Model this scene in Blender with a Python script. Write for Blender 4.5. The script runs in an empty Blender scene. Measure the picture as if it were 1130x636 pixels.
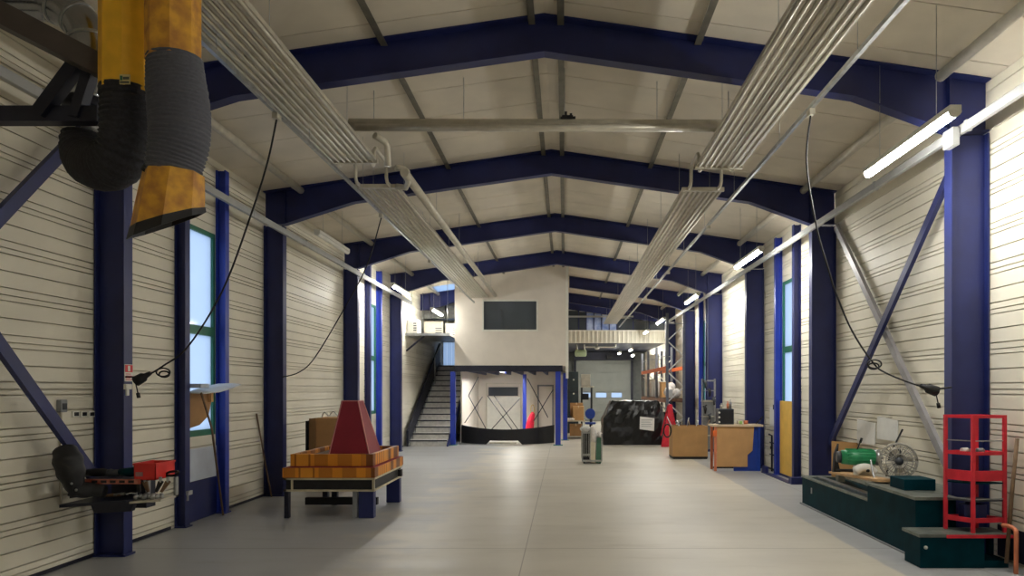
import bpy, math, random
from mathutils import Vector, Matrix
random.seed(7)
C = bpy.context.scene.collection
PI = math.pi
# ---------------------------------------------------------------- camera model (image taken as 1130x636)
FPX, VX, VY, H = 760.0, 623.0, 430.0, 1.72
def at(px, py, Y):            # point of the place seen at a pixel, Y metres away
    return Vector(((px - VX) * Y / FPX, Y, H + (VY - py) * Y / FPX))

# ---------------------------------------------------------------- materials
def lin(c):
    return tuple(((v / 255) / 12.92 if v / 255 <= .04045 else ((v / 255 + .055) / 1.055) ** 2.4) for v in c) + (1,)
MATS = {}
def mat(name, col, rough=.6, metal=0, var=.12, scale=6, bump=0, col2=None, spec=None, coord='Object'):
    if name in MATS: return MATS[name]
    m = bpy.data.materials.new(name); m.use_nodes = True
    nt = m.node_tree; b = nt.nodes['Principled BSDF']
    b.inputs['Roughness'].default_value = rough; b.inputs['Metallic'].default_value = metal
    if spec is not None: b.inputs['Specular IOR Level'].default_value = spec
    tc = nt.nodes.new('ShaderNodeTexCoord')
    nz = nt.nodes.new('ShaderNodeTexNoise'); nz.inputs['Scale'].default_value = scale; nz.inputs['Detail'].default_value = 6
    nt.links.new(tc.outputs[coord], nz.inputs['Vector'])
    rp = nt.nodes.new('ShaderNodeValToRGB')
    a = lin(col)
    lo = lin(col2) if col2 else tuple(v * (1 - var) for v in a[:3]) + (1,)
    hi = a if col2 else tuple(min(1, v * (1 + var)) for v in a[:3]) + (1,)
    rp.color_ramp.elements[0].position = .35; rp.color_ramp.elements[0].color = lo
    rp.color_ramp.elements[1].position = .65; rp.color_ramp.elements[1].color = hi
    nt.links.new(nz.outputs['Fac'], rp.inputs['Fac']); nt.links.new(rp.outputs['Color'], b.inputs['Base Color'])
    if bump:
        bp = nt.nodes.new('ShaderNodeBump'); bp.inputs['Strength'].default_value = bump; bp.inputs['Distance'].default_value = .02
        nt.links.new(nz.outputs['Fac'], bp.inputs['Height']); nt.links.new(bp.outputs['Normal'], b.inputs['Normal'])
    MATS[name] = m; return m
def emit(name, col, s):
    m = bpy.data.materials.new(name); m.use_nodes = True; nt = m.node_tree
    nt.nodes.remove(nt.nodes['Principled BSDF'])
    e = nt.nodes.new('ShaderNodeEmission'); e.inputs['Color'].default_value = lin(col); e.inputs['Strength'].default_value = s
    nt.links.new(e.outputs[0], nt.nodes['Material Output'].inputs['Surface']); return m
def translucent(name, col, clear=.25):
    m = bpy.data.materials.new(name); m.use_nodes = True; nt = m.node_tree
    nt.nodes.remove(nt.nodes['Principled BSDF'])
    t = nt.nodes.new('ShaderNodeBsdfTranslucent'); t.inputs['Color'].default_value = lin(col)
    tr = nt.nodes.new('ShaderNodeBsdfTransparent'); tr.inputs['Color'].default_value = lin(col)
    gl = nt.nodes.new('ShaderNodeBsdfGlossy'); gl.inputs['Roughness'].default_value = .05
    mx = nt.nodes.new('ShaderNodeMixShader'); mx.inputs[0].default_value = clear
    m2 = nt.nodes.new('ShaderNodeMixShader'); m2.inputs[0].default_value = .05
    nt.links.new(t.outputs[0], mx.inputs[1]); nt.links.new(tr.outputs[0], mx.inputs[2])
    nt.links.new(mx.outputs[0], m2.inputs[1]); nt.links.new(gl.outputs[0], m2.inputs[2])
    nt.links.new(m2.outputs[0], nt.nodes['Material Output'].inputs['Surface']); return m

NAVY = mat('navy_steel', (28, 37, 92), .45, 0, .15, 3)
BLUE = mat('blue_steel', (37, 60, 165), .4, 0, .12, 3)
DARKSTEEL = mat('dark_steel', (30, 32, 48), .5, .2, .2, 5)
CREAM = mat('cream_cladding', (230, 224, 206), .5, 0, .05, 1.5)
DECK = mat('roof_insulation', (220, 211, 194), .7, 0, .06, 2)
PURLIN = mat('purlin_steel', (120, 116, 104), .5, .4, .15, 8)
WHITE = mat('white_paint', (228, 226, 216), .4, 0, .05, 6)
PIPEW = mat('pipe_enamel', (206, 200, 184), .32, .25, .08, 9)
PANELW = mat('radiant_enamel', (200, 194, 178), .32, .3, .1, 7)
TRAY = mat('white_trunking', (172, 173, 172), .45, 0, .06, 6)
GALV = mat('galvanised_steel', (170, 172, 172), .33, .8, .15, 14)
CHROME = mat('bright_duct', (160, 163, 170), .2, 1, .08, 10)
BLACK = mat('black_rubber', (20, 20, 24), .6, 0, .3, 20)
BLACKF = mat('black_fabric', (36, 36, 42), .75, 0, .35, 40, .3)
GREYHOSE = mat('grey_hose_fabric', (84, 86, 96), .7, 0, .1, 40, .1)
YELLOW = mat('yellow_enamel', (240, 184, 44), .5, 0, .07, 9, 0)
YELRUST = mat('worn_yellow_enamel', (230, 172, 60), .6, 0, .1, 11, .1, col2=(184, 126, 56))
GREEN = mat('green_window_paint', (42, 112, 84), .45, 0, .1, 6)
TEAL = mat('teal_machine_paint', (4, 50, 60), .55, 0, .18, 5, spec=.06)
TEALTOP = mat('worn_machine_top', (118, 124, 116), .4, .4, .25, 9)
MGREEN = mat('green_motor_paint', (44, 142, 92), .4, 0, .15, 14)
RED = mat('red_paint', (212, 40, 58), .45, 0, .12, 9)
REDBIN = mat('red_plastic', (206, 34, 28), .4, 0, .06, 9)
MAROON = mat('maroon_paint', (140, 28, 44), .6, 0, .08, 4)
ORANGE = mat('orange_beam', (232, 112, 52), .5, 0, .1, 9)
WOODO = mat('orange_stained_wood', (206, 122, 24), .55, 0, .15, 7, .1, col2=(150, 82, 16))
WOOD = mat('pale_wood', (200, 160, 112), .65, 0, .12, 9, .1)
WOODG = mat('weathered_wood', (112, 88, 64), .7, 0, .2, 9, .1)
PLY = mat('yellow_plywood', (214, 172, 76), .6, 0, .07, 5)
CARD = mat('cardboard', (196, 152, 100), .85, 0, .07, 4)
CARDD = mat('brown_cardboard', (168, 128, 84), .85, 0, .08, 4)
CONCG = mat('grey_plastic', (132, 134, 136), .5, 0, .1, 8)
GREYD = mat('dark_grey_plastic', (58, 62, 68), .5, 0, .15, 12)
PAPER = mat('white_paper', (232, 232, 228), .8, 0, .03, 8)
CLOTH = mat('white_rag', (222, 216, 210), .9, 0, .1, 20, .4)
PINK = mat('pink_red_bag', (228, 24, 62), .6, 0, .1, 10, .3)
FASCIA = mat('pale_fascia_sheet', (206, 202, 188), .5, 0, .05, 4)
OFFICE = mat('off_white_wallboard', (222, 214, 202), .6, 0, .04, 2)
ROLLER = mat('grey_roller_door', (136, 140, 136), .5, .1, .06, 2)
STEPM = mat('grey_tread_plate', (196, 194, 188), .55, 0, .12, 12)
BLUEPL = mat('blue_plastic', (28, 62, 150), .45, 0, .1, 8)
GLASSD = mat('dark_window_glass', (78, 84, 90), .08, 0, .15, .8)
PALEBL = mat('frosted_blue_pane', (196, 212, 244), .25, 0, .25, 3, col2=(110, 134, 200))
TANKG = mat('green_tank_paint', (150, 164, 130), .45, 0, .1, 6)
SHELFG = mat('dark_green_cabinet', (38, 52, 56), .5, 0, .15, 6)
REDSIGN = mat('red_sign', (206, 42, 52), .5)
COPPER = mat('orange_primer_pipe', (214, 128, 92), .45, .1, .1, 9)
WRAP = mat('black_plastic_wrap', (10, 11, 14), .3, 0, .2, 5, .35)
TUBE = emit('lamp_tube', (255, 253, 246), 150)
PANE = translucent('daylight_pane', (226, 236, 250), .3)
PANEB = translucent('daylight_blue_pane', (214, 228, 246), .15)

def plank_mat():
    m = mat('banded_orange_boards', (214, 134, 28), .5, 0, .1, 5)
    nt = m.node_tree; b = nt.nodes['Principled BSDF']; tc = nt.nodes['Texture Coordinate']
    sx = nt.nodes.new('ShaderNodeSeparateXYZ'); nt.links.new(tc.outputs['Object'], sx.inputs[0])
    ad = nt.nodes.new('ShaderNodeMath'); ad.operation = 'ADD'; nt.links.new(sx.outputs[0], ad.inputs[0]); nt.links.new(sx.outputs[1], ad.inputs[1])
    w = nt.nodes.new('ShaderNodeTexNoise'); w.noise_dimensions = '1D'; w.inputs['Scale'].default_value = 3.2; w.inputs['Detail'].default_value = 0
    nt.links.new(ad.outputs[0], w.inputs['W'])
    rp = nt.nodes.new('ShaderNodeValToRGB'); rp.color_ramp.interpolation = 'CONSTANT'
    e = rp.color_ramp.elements; e[0].color = lin((120, 66, 22)); e[1].position = .4; e[1].color = lin((190, 116, 30))
    q = e.new(.5); q.color = lin((226, 146, 36)); q = e.new(.6); q.color = lin((164, 94, 24)); q = e.new(.66); q.color = lin((226, 150, 44))
    nt.links.new(w.outputs['Fac'], rp.inputs['Fac']); nt.links.new(rp.outputs['Color'], b.inputs['Base Color'])
    return m
BOARDS = plank_mat()

def floor_mat():
    m = mat('sealed_concrete', (190, 184, 170), .38, 0, .07, .7)
    nt = m.node_tree; b = nt.nodes['Principled BSDF']; tc = nt.nodes['Texture Coordinate']; L = nt.links
    base = nt.nodes['Color Ramp'].outputs['Color']
    sx = nt.nodes.new('ShaderNodeSeparateXYZ'); L.new(tc.outputs['Object'], sx.inputs[0])
    def math_(op, a, bb=None, clamp=False):
        n = nt.nodes.new('ShaderNodeMath'); n.operation = op; n.use_clamp = clamp
        for i, q in enumerate((a, bb)):
            if q is None: continue
            if hasattr(q, 'links'): L.new(q, n.inputs[i])
            else: n.inputs[i].default_value = q
        return n.outputs[0]
    def mix(f, a, c):
        n = nt.nodes.new('ShaderNodeMix'); n.data_type = 'RGBA'; L.new(f, n.inputs['Factor']); L.new(a, n.inputs['A'])
        if hasattr(c, 'links'): L.new(c, n.inputs['B'])
        else: n.inputs['B'].default_value = c
        return n.outputs['Result']
    # grey strip along the right wall, softer blue-grey fade to the left
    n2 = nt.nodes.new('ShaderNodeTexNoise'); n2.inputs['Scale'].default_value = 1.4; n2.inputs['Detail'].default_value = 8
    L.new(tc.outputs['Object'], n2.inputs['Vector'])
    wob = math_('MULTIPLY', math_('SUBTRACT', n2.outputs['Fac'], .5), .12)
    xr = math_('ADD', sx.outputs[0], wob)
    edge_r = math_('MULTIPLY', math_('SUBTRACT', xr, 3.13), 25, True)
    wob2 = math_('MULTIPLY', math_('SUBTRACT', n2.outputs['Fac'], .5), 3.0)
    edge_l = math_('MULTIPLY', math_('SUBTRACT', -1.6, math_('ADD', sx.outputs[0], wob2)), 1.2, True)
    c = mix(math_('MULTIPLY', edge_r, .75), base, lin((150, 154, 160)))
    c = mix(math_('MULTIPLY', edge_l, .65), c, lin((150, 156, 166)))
    # scuffs stretched across the hall
    mp = nt.nodes.new('ShaderNodeMapping'); mp.inputs['Scale'].default_value = (.5, 2.2, 1); L.new(tc.outputs['Object'], mp.inputs[0])
    n3 = nt.nodes.new('ShaderNodeTexNoise'); n3.inputs['Scale'].default_value = 1.3; n3.inputs['Detail'].default_value = 10; n3.inputs['Roughness'].default_value = .65
    L.new(mp.outputs[0], n3.inputs['Vector'])
    sc = math_('MULTIPLY', math_('SUBTRACT', n3.outputs['Fac'], .56), 3.2, True)
    c = mix(math_('MULTIPLY', sc, .5), c, lin((138, 128, 108)))
    # saw-cut joints
    def joint(v, step, off, w):
        d = math_('ABSOLUTE', math_('SUBTRACT', math_('FLOORED_MODULO', math_('SUBTRACT', v, off), step), step / 2))
        return math_('GREATER_THAN', d, step / 2 - w)
    j = math_('MAXIMUM', joint(sx.outputs[0], 4.4, -.42, .006), joint(sx.outputs[1], 5.2, 7.45, .008))
    c = mix(math_('MULTIPLY', j, .55), c, lin((92, 84, 74)))
    L.new(c, b.inputs['Base Color'])
    r = math_('ADD', math_('MULTIPLY', n3.outputs['Fac'], .35), .24); L.new(r, b.inputs['Roughness'])
    return m
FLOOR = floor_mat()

# ---------------------------------------------------------------- mesh builder
class MB:
    def __init__(s): s.v = []; s.f = []; s.sm = []
    def add(s, vs, fs, smooth=False):
        o = len(s.v); s.v += [Vector(p) for p in vs]
        for f in fs: s.f.append([i + o for i in f]); s.sm.append(smooth)
        return s
    def hexa(s, b, t):
        return s.add(list(b) + list(t), [(3, 2, 1, 0), (4, 5, 6, 7), (0, 1, 5, 4), (1, 2, 6, 5), (2, 3, 7, 6), (3, 0, 4, 7)])
    def box(s, x0, x1, y0, y1, z0, z1):
        return s.hexa([(x0, y0, z0), (x1, y0, z0), (x1, y1, z0), (x0, y1, z0)], [(x0, y0, z1), (x1, y0, z1), (x1, y1, z1), (x0, y1, z1)])
    def bar(s, p0, p1, w, h, up=(0, 0, 1)):
        p0 = Vector(p0); p1 = Vector(p1); d = (p1 - p0).normalized(); u = Vector(up)
        if abs(d.dot(u)) > .98: u = Vector((0, 1, 0))
        r = d.cross(u).normalized(); u = r.cross(d)
        q = [r * (a * w / 2) + u * (b * h / 2) for a, b in ((-1, -1), (1, -1), (1, 1), (-1, 1))]
        return s.hexa([p0 + k for k in q], [p1 + k for k in q])
    def tube(s, pts, r, n=10, cap=True, smooth=True, phase=0):
        pts = [Vector(p) for p in pts]; N = len(pts)
        rs = r if isinstance(r, (list, tuple)) else [r] * N
        t = [(pts[min(i + 1, N - 1)] - pts[max(i - 1, 0)]).normalized() for i in range(N)]
        u = Vector((0, 0, 1)) if abs(t[0].z) < .9 else Vector((0, 1, 0))
        u = (u - t[0] * u.dot(t[0])).normalized(); vs = []
        for i in range(N):
            u = (u - t[i] * u.dot(t[i])).normalized(); w = t[i].cross(u)
            for k in range(n):
                a = 2 * PI * k / n + phase; vs.append(pts[i] + (u * math.cos(a) + w * math.sin(a)) * rs[i])
        fs = [(i * n + k, i * n + (k + 1) % n, (i + 1) * n + (k + 1) % n, (i + 1) * n + k) for i in range(N - 1) for k in range(n)]
        s.add(vs, fs, smooth)
        if cap:
            o = len(s.v) - len(vs)
            s.f.append([o + k for k in range(n)][::-1]); s.sm.append(False)
            s.f.append([o + (N - 1) * n + k for k in range(n)]); s.sm.append(False)
        return s
    def prism(s, poly, axis, a0, a1):
        def P(p, a):
            return {'x': (a, p[0], p[1]), 'y': (p[0], a, p[1]), 'z': (p[0], p[1], a)}[axis]
        n = len(poly)
        return s.add([P(p, a0) for p in poly] + [P(p, a1) for p in poly],
                     [tuple(range(n))[::-1], tuple(range(n, 2 * n))] + [(i, (i + 1) % n, n + (i + 1) % n, n + i) for i in range(n)])
    def lathe(s, prof, c, n=20, axis=(0, 0, 1), smooth=True):
        c = Vector(c); d = Vector(axis).normalized(); u = Vector((1, 0, 0)) if abs(d.x) < .9 else Vector((0, 1, 0))
        u = (u - d * u.dot(d)).normalized(); w = d.cross(u); vs = []
        for r, z in prof:
            for k in range(n):
                a = 2 * PI * k / n; vs.append(c + d * z + (u * math.cos(a) + w * math.sin(a)) * r)
        N = len(prof)
        s.add(vs, [(i * n + k, i * n + (k + 1) % n, (i + 1) * n + (k + 1) % n, (i + 1) * n + k) for i in range(N - 1) for k in range(n)], smooth)
        o = len(s.v) - len(vs)
        if prof[0][0] > 1e-4: s.f.append([o + k for k in range(n)][::-1]); s.sm.append(False)
        if prof[-1][0] > 1e-4: s.f.append([o + (N - 1) * n + k for k in range(n)]); s.sm.append(False)
        return s
    def build(s, name, m, parent=None, bevel=0):
        loc = Vector((0, 0, 0))
        if parent is not None:
            loc = parent.get('_w'); loc = Vector(loc) if loc is not None else Vector((0, 0, 0))
        me = bpy.data.meshes.new(name); me.from_pydata([tuple(p - loc) for p in s.v], [], s.f)
        me.polygons.foreach_set('use_smooth', s.sm)
        import bmesh
        b = bmesh.new(); b.from_mesh(me); bmesh.ops.recalc_face_normals(b, faces=b.faces); b.to_mesh(me); b.free()
        me.materials.append(m); o = bpy.data.objects.new(name, me); C.objects.link(o)
        if parent is not None: o.parent = parent; o['_w'] = tuple(loc)
        if bevel:
            q = o.modifiers.new('bevel', 'BEVEL'); q.width = bevel; q.segments = 2; q.limit_method = 'ANGLE'
        return o
def tag(o, label, cat, group=None):
    o['label'] = label; o['category'] = cat
    if group: o['group'] = group
    return o
def thing(name, loc, label, cat, group=None):
    o = bpy.data.objects.new(name, None); o.empty_display_size = .1; o.location = loc; o['_w'] = tuple(loc); C.objects.link(o)
    return tag(o, label, cat, group)
def struct(o):
    o['kind'] = 'structure'; return o
def box(*a): return MB().box(*a)

# ---------------------------------------------------------------- hall shell
WL, WR = -4.85, 4.38            # inner wall faces
CXM = -.21                      # ridge line
COLD = .40                      # column depth
XL, XR = -4.53, 3.98            # inner column flanges
def FY(n): return 7.15 + 4 * (n - 1)
def roofz(x): return 5.58 - .145 * abs(x - CXM)

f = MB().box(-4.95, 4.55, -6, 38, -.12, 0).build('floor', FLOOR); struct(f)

def clad_poly(xf, side, z0, z1):
    """profile (x,z) of the ribbed cladding between z0 and z1; xf = inner face"""
    g, d = .011, .05
    pts = [(xf, z0)]
    k = 0; zs = []
    while k * .41 < 5.2:
        for o in (.0, .05, .115, .26):
            zs.append(k * .41 + o + .03)
        k += 1
    for z in zs:
        if z - g / 2 > z0 + .01 and z + g / 2 < z1 - .01:
            pts += [(xf, z - g / 2), (xf + side * d, z - g / 2), (xf + side * d, z + g / 2), (xf, z + g / 2)]
    pts += [(xf, z1), (xf + side * .14, z1), (xf + side * .14, z0)]
    return pts
def make_wall(name, xf, side, segs):
    m = MB()
    for y0, y1, z0, z1 in segs: m.prism(clad_poly(xf, side, z0, z1), 'y', y0, y1)
    return struct(m.build(name, CREAM))
ztopL, ztopR = roofz(WL) - .01, roofz(WR) - .01
WIN = 3.87; 
wl1, wl3 = (8.67, 9.56), (16.81, 17.70)
wr2, wr4 = (12.86, 13.84), (20.76, 21.70)
make_wall('wall_left', WL, -1, [(-6, wl1[0], 0, ztopL), (wl1[0], wl1[1], WIN, ztopL), (wl1[1], wl3[0], 0, ztopL), (wl3[0], wl3[1], WIN, ztopL), (wl3[1], 27, 0, ztopL)])
make_wall('wall_right', WR, 1, [(-6, wr2[0], 0, ztopR), (wr2[0], wr2[1], WIN, ztopR), (wr2[1], wr4[0], 0, ztopR), (wr4[0], wr4[1], WIN, ztopR), (wr4[1], 38, 0, ztopR)])
struct(MB().prism([(-4.95, 0), (4.55, 0), (4.55, roofz(4.55) - .01), (CXM, 5.57), (-4.95, roofz(-4.95) - .01)], 'y', -6.1, -6.0).build('wall_back', CREAM))
struct(MB().box(WL, WL + .012, -6, wl1[0] - .2, .0, .035).box(WL, WL + .012, wl1[1] + .2, wl3[0] - .2, 0, .035).box(WL, WL + .012, wl3[1] + .2, 20.7, 0, .035).build('baseboard_left', DARKSTEEL))
struct(MB().box(WR - .012, WR, -6, 6.95, .05, .36).box(WR - .012, WR, 7.3, wr2[0] - .25, .02, .06).box(WR - .012, WR, wr2[1] + .25, 30, .02, .06).build('baseboard_right', DARKSTEEL))

# roof: separate insulated panels with open seams, under one backing slab; one panel of daylight on the left
sky = (22.2, 24.0, -4.25, -3.3)
m = MB()
def slope_box(x0, x1, y0, y1, dz0, dz1):
    m.hexa([(x0, y0, roofz(x0) + dz0), (x1, y0, roofz(x1) + dz0), (x1, y1, roofz(x1) + dz0), (x0, y1, roofz(x0) + dz0)],
           [(x0, y0, roofz(x0) + dz1), (x1, y0, roofz(x1) + dz1), (x1, y1, roofz(x1) + dz1), (x0, y1, roofz(x0) + dz1)])
y = -6.0
while y < 38:
    y1 = min(y + .8, 38)
    for x0, x1 in ((-4.95, CXM), (CXM, 4.55)):
        if x0 < -4 and y >= sky[0] - .3 and y1 <= sky[1] + .3:
            slope_box(x0, sky[2], y + .006, y1 - .006, 0, .03); slope_box(sky[3], x1, y + .006, y1 - .006, 0, .03)
        else: slope_box(x0, x1, y + .006, y1 - .006, 0, .03)
    y = y1
slope_box(CXM, 4.55, -6, 38, .031, .08)
slope_box(-4.95, CXM, -6, 22.0, .031, .08); slope_box(-4.95, CXM, 24.4, 38, .031, .08)
slope_box(-4.95, sky[2], 22.0, 24.4, .031, .08); slope_box(sky[3], CXM, 22.0, 24.4, .031, .08)
struct(m.build('ceiling', DECK))
m = MB(); slope_box(sky[2], sky[3], 22.0, 24.4, .01, .03); struct(m.build('window_5', PANEB))

# ---------------------------------------------------------------- portal frames
ordw = ['nearest', 'second', 'third', 'fourth', 'fifth', 'sixth']
def column(side, n):
    Y = FY(n); xo, xi = (WL + .012, XL) if side < 0 else (WR - .012, XR)
    sd = 1 if side < 0 else -1
    base = ((xo + xi) / 2, Y, 0)
    wall = 'left' if side < 0 else 'right'
    extra = {(-1, 1): 'navy steel column beside the black shelf of tools, nearest on the left wall',
             (-1, 2): 'navy steel column just behind the orange boarded stand on the left wall',
             (-1, 3): 'navy steel column rising behind the maroon pyramid on the left wall',
             (-1, 4): 'blue steel column on the left wall just before the staircase',
             (1, 1): 'navy steel column behind the red shelf unit, nearest on the right wall',
             (1, 2): 'navy steel column at the far end of the teal machine bench',
             (1, 3): 'blue steel column behind the notched cardboard bench on the right wall',
             (1, 4): 'blue steel column behind the black box on the cardboard bench',
             (1, 5): 'blue steel column beside the pallet racking, fifth along the right wall',
             (1, 6): 'blue steel column behind the pallet racking, farthest on the right wall'}[(side, n)]
    t = thing('steel_column', base, extra, 'column', 'steel columns of the hall')
    top = roofz(xo) - .02
    topi = 4.36
    MB().box(min(xo, xi) + .012, max(xo, xi) - .012, Y - .006, Y + .006, 0.02, topi).build('web', NAVY, t)
    MB().box(xi, xi + sd * -.014, Y - .07, Y + .07, 0.02, topi).build('flange', NAVY, t)
    MB().box(xo, xo + sd * .014, Y - .07, Y + .07, 0.02, topi).build('flange', NAVY, t)
    if n > 1 or side > 0:
        MB().box(min(xo, xi) - (0.0 if side < 0 else .02), max(xo, xi) + (.02 if side < 0 else 0), Y - .09, Y + .09, 0, .02).build('base_plate', NAVY, t)
    else: MB().box(xo, xi + .02, Y - .09, Y + .09, 0, .02).build('base_plate', NAVY, t)
    return t
def rafter(n, xa, xb, label):
    Y = FY(n)
    bot = [(WL + .012, 4.38), (XL, 4.38), (-3.41, 4.74), (CXM, 5.2), (2.99, 4.74), (XR, 4.38), (WR - .012, 4.38)]
    def zb(x):
        for (x0, z0), (x1, z1) in zip(bot, bot[1:]):
            if x0 <= x <= x1: return z0 + (z1 - z0) * (x - x0) / (x1 - x0)
        return 4.38
    xs = sorted({xa, xb} | {x for x, z in bot if xa < x < xb})
    xt = sorted({xa, xb} | ({CXM} if xa < CXM < xb else set()))
    t = thing('roof_rafter', ((xa + xb) / 2, Y, 4.4), label, 'rafter', 'roof rafters of the hall')
    poly = [(x, zb(x) + .012) for x in xs] + [(x, roofz(x) - .014) for x in reversed(xt)]
    MB().prism(poly, 'y', Y - .006, Y + .006).build('web', NAVY, t)
    m = MB()
    for x0, x1 in zip(xs, xs[1:]):
        m.hexa([(x0, Y - .07, zb(x0)), (x1, Y - .07, zb(x1)), (x1, Y + .07, zb(x1)), (x0, Y + .07, zb(x0))],
               [(x0, Y - .07, zb(x0) + .014), (x1, Y - .07, zb(x1) + .014), (x1, Y + .07, zb(x1) + .014), (x0, Y + .07, zb(x0) + .014)])
    m.build('bottom_flange', NAVY, t)
    m = MB()
    for x0, x1 in zip(xt, xt[1:]):
        m.hexa([(x0, Y - .1, roofz(x0) - .018), (x1, Y - .1, roofz(x1) - .018), (x1, Y + .1, roofz(x1) - .018), (x0, Y + .1, roofz(x0) - .018)],
               [(x0, Y - .1, roofz(x0) - .003), (x1, Y - .1, roofz(x1) - .003), (x1, Y + .1, roofz(x1) - .003), (x0, Y + .1, roofz(x0) - .003)])
    m.build('top_flange', NAVY, t)
    m = MB()
    for x in (XL + .01, XR - .01):
        if xa < x < xb: m.box(x - .006, x + .006, Y - .065, Y + .065, 4.395, roofz(x) - .03)
    if m.v: m.build('stiffener', NAVY, t)
for n in range(1, 5): column(-1, n)
for n in range(1, 7): column(1, n)
rl = ['navy roof rafter nearest the camera, crossing above the wide white pipe', 'navy roof rafter just beyond the wide white pipe, second from the camera',
      'navy roof rafter third from the camera', 'navy roof rafter just in front of the white raised office']
for n in range(1, 5): rafter(n, WL + .012, WR - .012, rl[n - 1])
rafter(5, .16, WR - .012, 'navy roof rafter right of the white raised office, nearer of two')
rafter(6, .16, WR - .012, 'navy roof rafter right of the white raised office, farther of two')
rafter(5, WL + .012, -3.45, 'short end of navy rafter above the silver duct, left of the raised office')

# purlins run through between the rafters
def purlin(x, w, y0, y1, label):
    z = roofz(x)
    t = thing('roof_purlin', (x, y0, z - .12), label, 'purlin', 'roof purlins')
    MB().box(x - w / 2, x + w / 2, y0, y1, z - .055, z - .045).build('lower_flange', PURLIN, t)
    MB().box(x - .006, x + .006, y0, y1, z - .046, z - .016).build('web', PURLIN, t)
purlin(CXM - .13, .07, -5.9, 21.25, 'grey ridge purlin running just left of the roof apex')
purlin(CXM + .17, .07, -5.9, 29.9, 'grey ridge purlin running just right of the roof apex')
purlin(-1.87, .07, -5.9, 21.25, 'grey roof purlin on the left slope beside the left heating panels')
purlin(1.38, .07, -5.9, 29.9, 'grey roof purlin on the right slope beside the right heating panels')
def eave_pipe(x, y1, label):
    z = roofz(x) - .2
    tag(MB().tube([(x, 4 + k * (y1 - 4) / 12, z) for k in range(13)], .055, 12).build('eave_pipe', PIPEW), label, 'pipe')
def eave_pipe_split(x, segs, lab):
    z = roofz(x) - .11
    t = thing('eave_pipe', (x, segs[0][0], z), lab, 'pipe')
    for a, b in segs: MB().tube([(x, a, z), (x, b, z)], .055, 12).build('pipe_length', PIPEW, t)
eave_pipe_split(-4.2, [(-5.9, 6.97), (7.19, 10.97), (11.19, 14.97), (15.19, 18.97), (19.19, 22.9)], 'pale round pipe running along the left eave under the roof')
eave_pipe_split(3.8, [(-5.9, 6.97), (7.19, 10.97), (11.19, 14.97), (15.19, 18.97), (19.19, 22.97), (23.19, 26.97), (27.2, 29.9)], 'pale round pipe running along the right eave under the roof')

# ---------------------------------------------------------------- windows with their posts
def post(x, y, depth, side, label, m=BLUE, w=.11):
    """I-shaped window post standing inside the wall, its inner flange at x"""
    xo = WL + .012 if side < 0 else WR - .012
    t = thing('window_post', ((x + xo) / 2, y, 0), label, 'post', 'blue window posts')
    a, b = min(x, xo), max(x, xo)
    top = roofz(xo) - .14
    MB().box(a, b, y - .006, y + .006, .015, top).build('web', m, t)
    MB().box(x - .008, x + .008, y - w / 2, y + w / 2, .015, top).build('flange', m, t)
    MB().box(xo - .008, xo + .008, y - w / 2, y + w / 2, .015, top).build('flange', m, t)
    MB().box(a - .03 * (side > 0), b + .03 * (side < 0), y - w / 2 - .02, y + w / 2 + .02, 0, .015).build('base_plate', m, t)
def window(n, side, yy, sill=1.10, lower='panel'):
    xf = WL if side < 0 else WR; s = side
    y0, y1 = yy; g = .06
    t = bpy.data.objects.new('window_%d' % n, None); t.location = (xf, y0, 0); t['_w'] = (xf, y0, 0); C.objects.link(t); struct(t)
    X = lambda a: xf + s * a
    def bx(a0, a1, ya, yb, za, zb): return MB().box(min(X(a0), X(a1)), max(X(a0), X(a1)), ya, yb, za, zb)
    fr = MB()
    for q in (bx(.0, .07, y0, y0 + g, sill, WIN), bx(.0, .07, y1 - g, y1, sill, WIN), bx(.0, .07, y0 + g, y1 - g, sill, sill + g + .02), bx(.0, .07, y0 + g, y1 - g, WIN - g, WIN),
              bx(.0, .07, y0 + g, y1 - g, 2.45, 2.57)): fr.add(q.v, q.f)
    fr.build('window_frame', GREEN, t)
    bx(.03, .04, y0 + g, y1 - g, sill + g + .02, 2.45).build('pane', PANE, t)
    bx(.03, .04, y0 + g, y1 - g, 2.57, WIN - g).build('pane', PANE, t)
    if lower == 'panel':
        MB().prism(clad_poly(xf, s, .52, sill), 'y', y0, y1).build('cladding_panel', CREAM, t)
        bx(-.02, .06, y0, y1, .0, .52).build('kick_panel', NAVY, t)
    return t
post(-4.72, 8.61, .3, -1, 'dark blue window post left of the pale board by the near left window', NAVY)
post(-4.72, 9.62, .3, -1, 'bright blue window post right of the pale board by the near left window')
window(1, -1, wl1)
post(-4.72, 16.75, .3, -1, 'dark blue window post at near side of the far left window', NAVY)
post(-4.72, 17.76, .3, -1, 'bright blue window post at far side of the far left window')
window(2, -1, wl3)
post(4.25, 12.80, .3, 1, 'dark blue window post right of the yellow plywood strip', NAVY)
post(4.25, 13.90, .3, 1, 'bright blue window post left of the yellow plywood strip')
window(3, 1, wr2)
post(4.25, 20.70, .3, 1, 'blue window post near side of the window behind the tool trolley', NAVY)
post(4.25, 21.76, .3, 1, 'blue window post far side of the window beside the pallet racking')
window(4, 1, wr4)
# daylight panel with silver sheet below the near left window
tag(MB().box(-4.82, -4.805, 8.72, 9.50, .53, .95).build('pale_sheet', mat('pale_blue_sheet', (196, 204, 218), .5, 0, .05)), 'pale sheet below the near left window above the blue kick panel', 'sheet')

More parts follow.
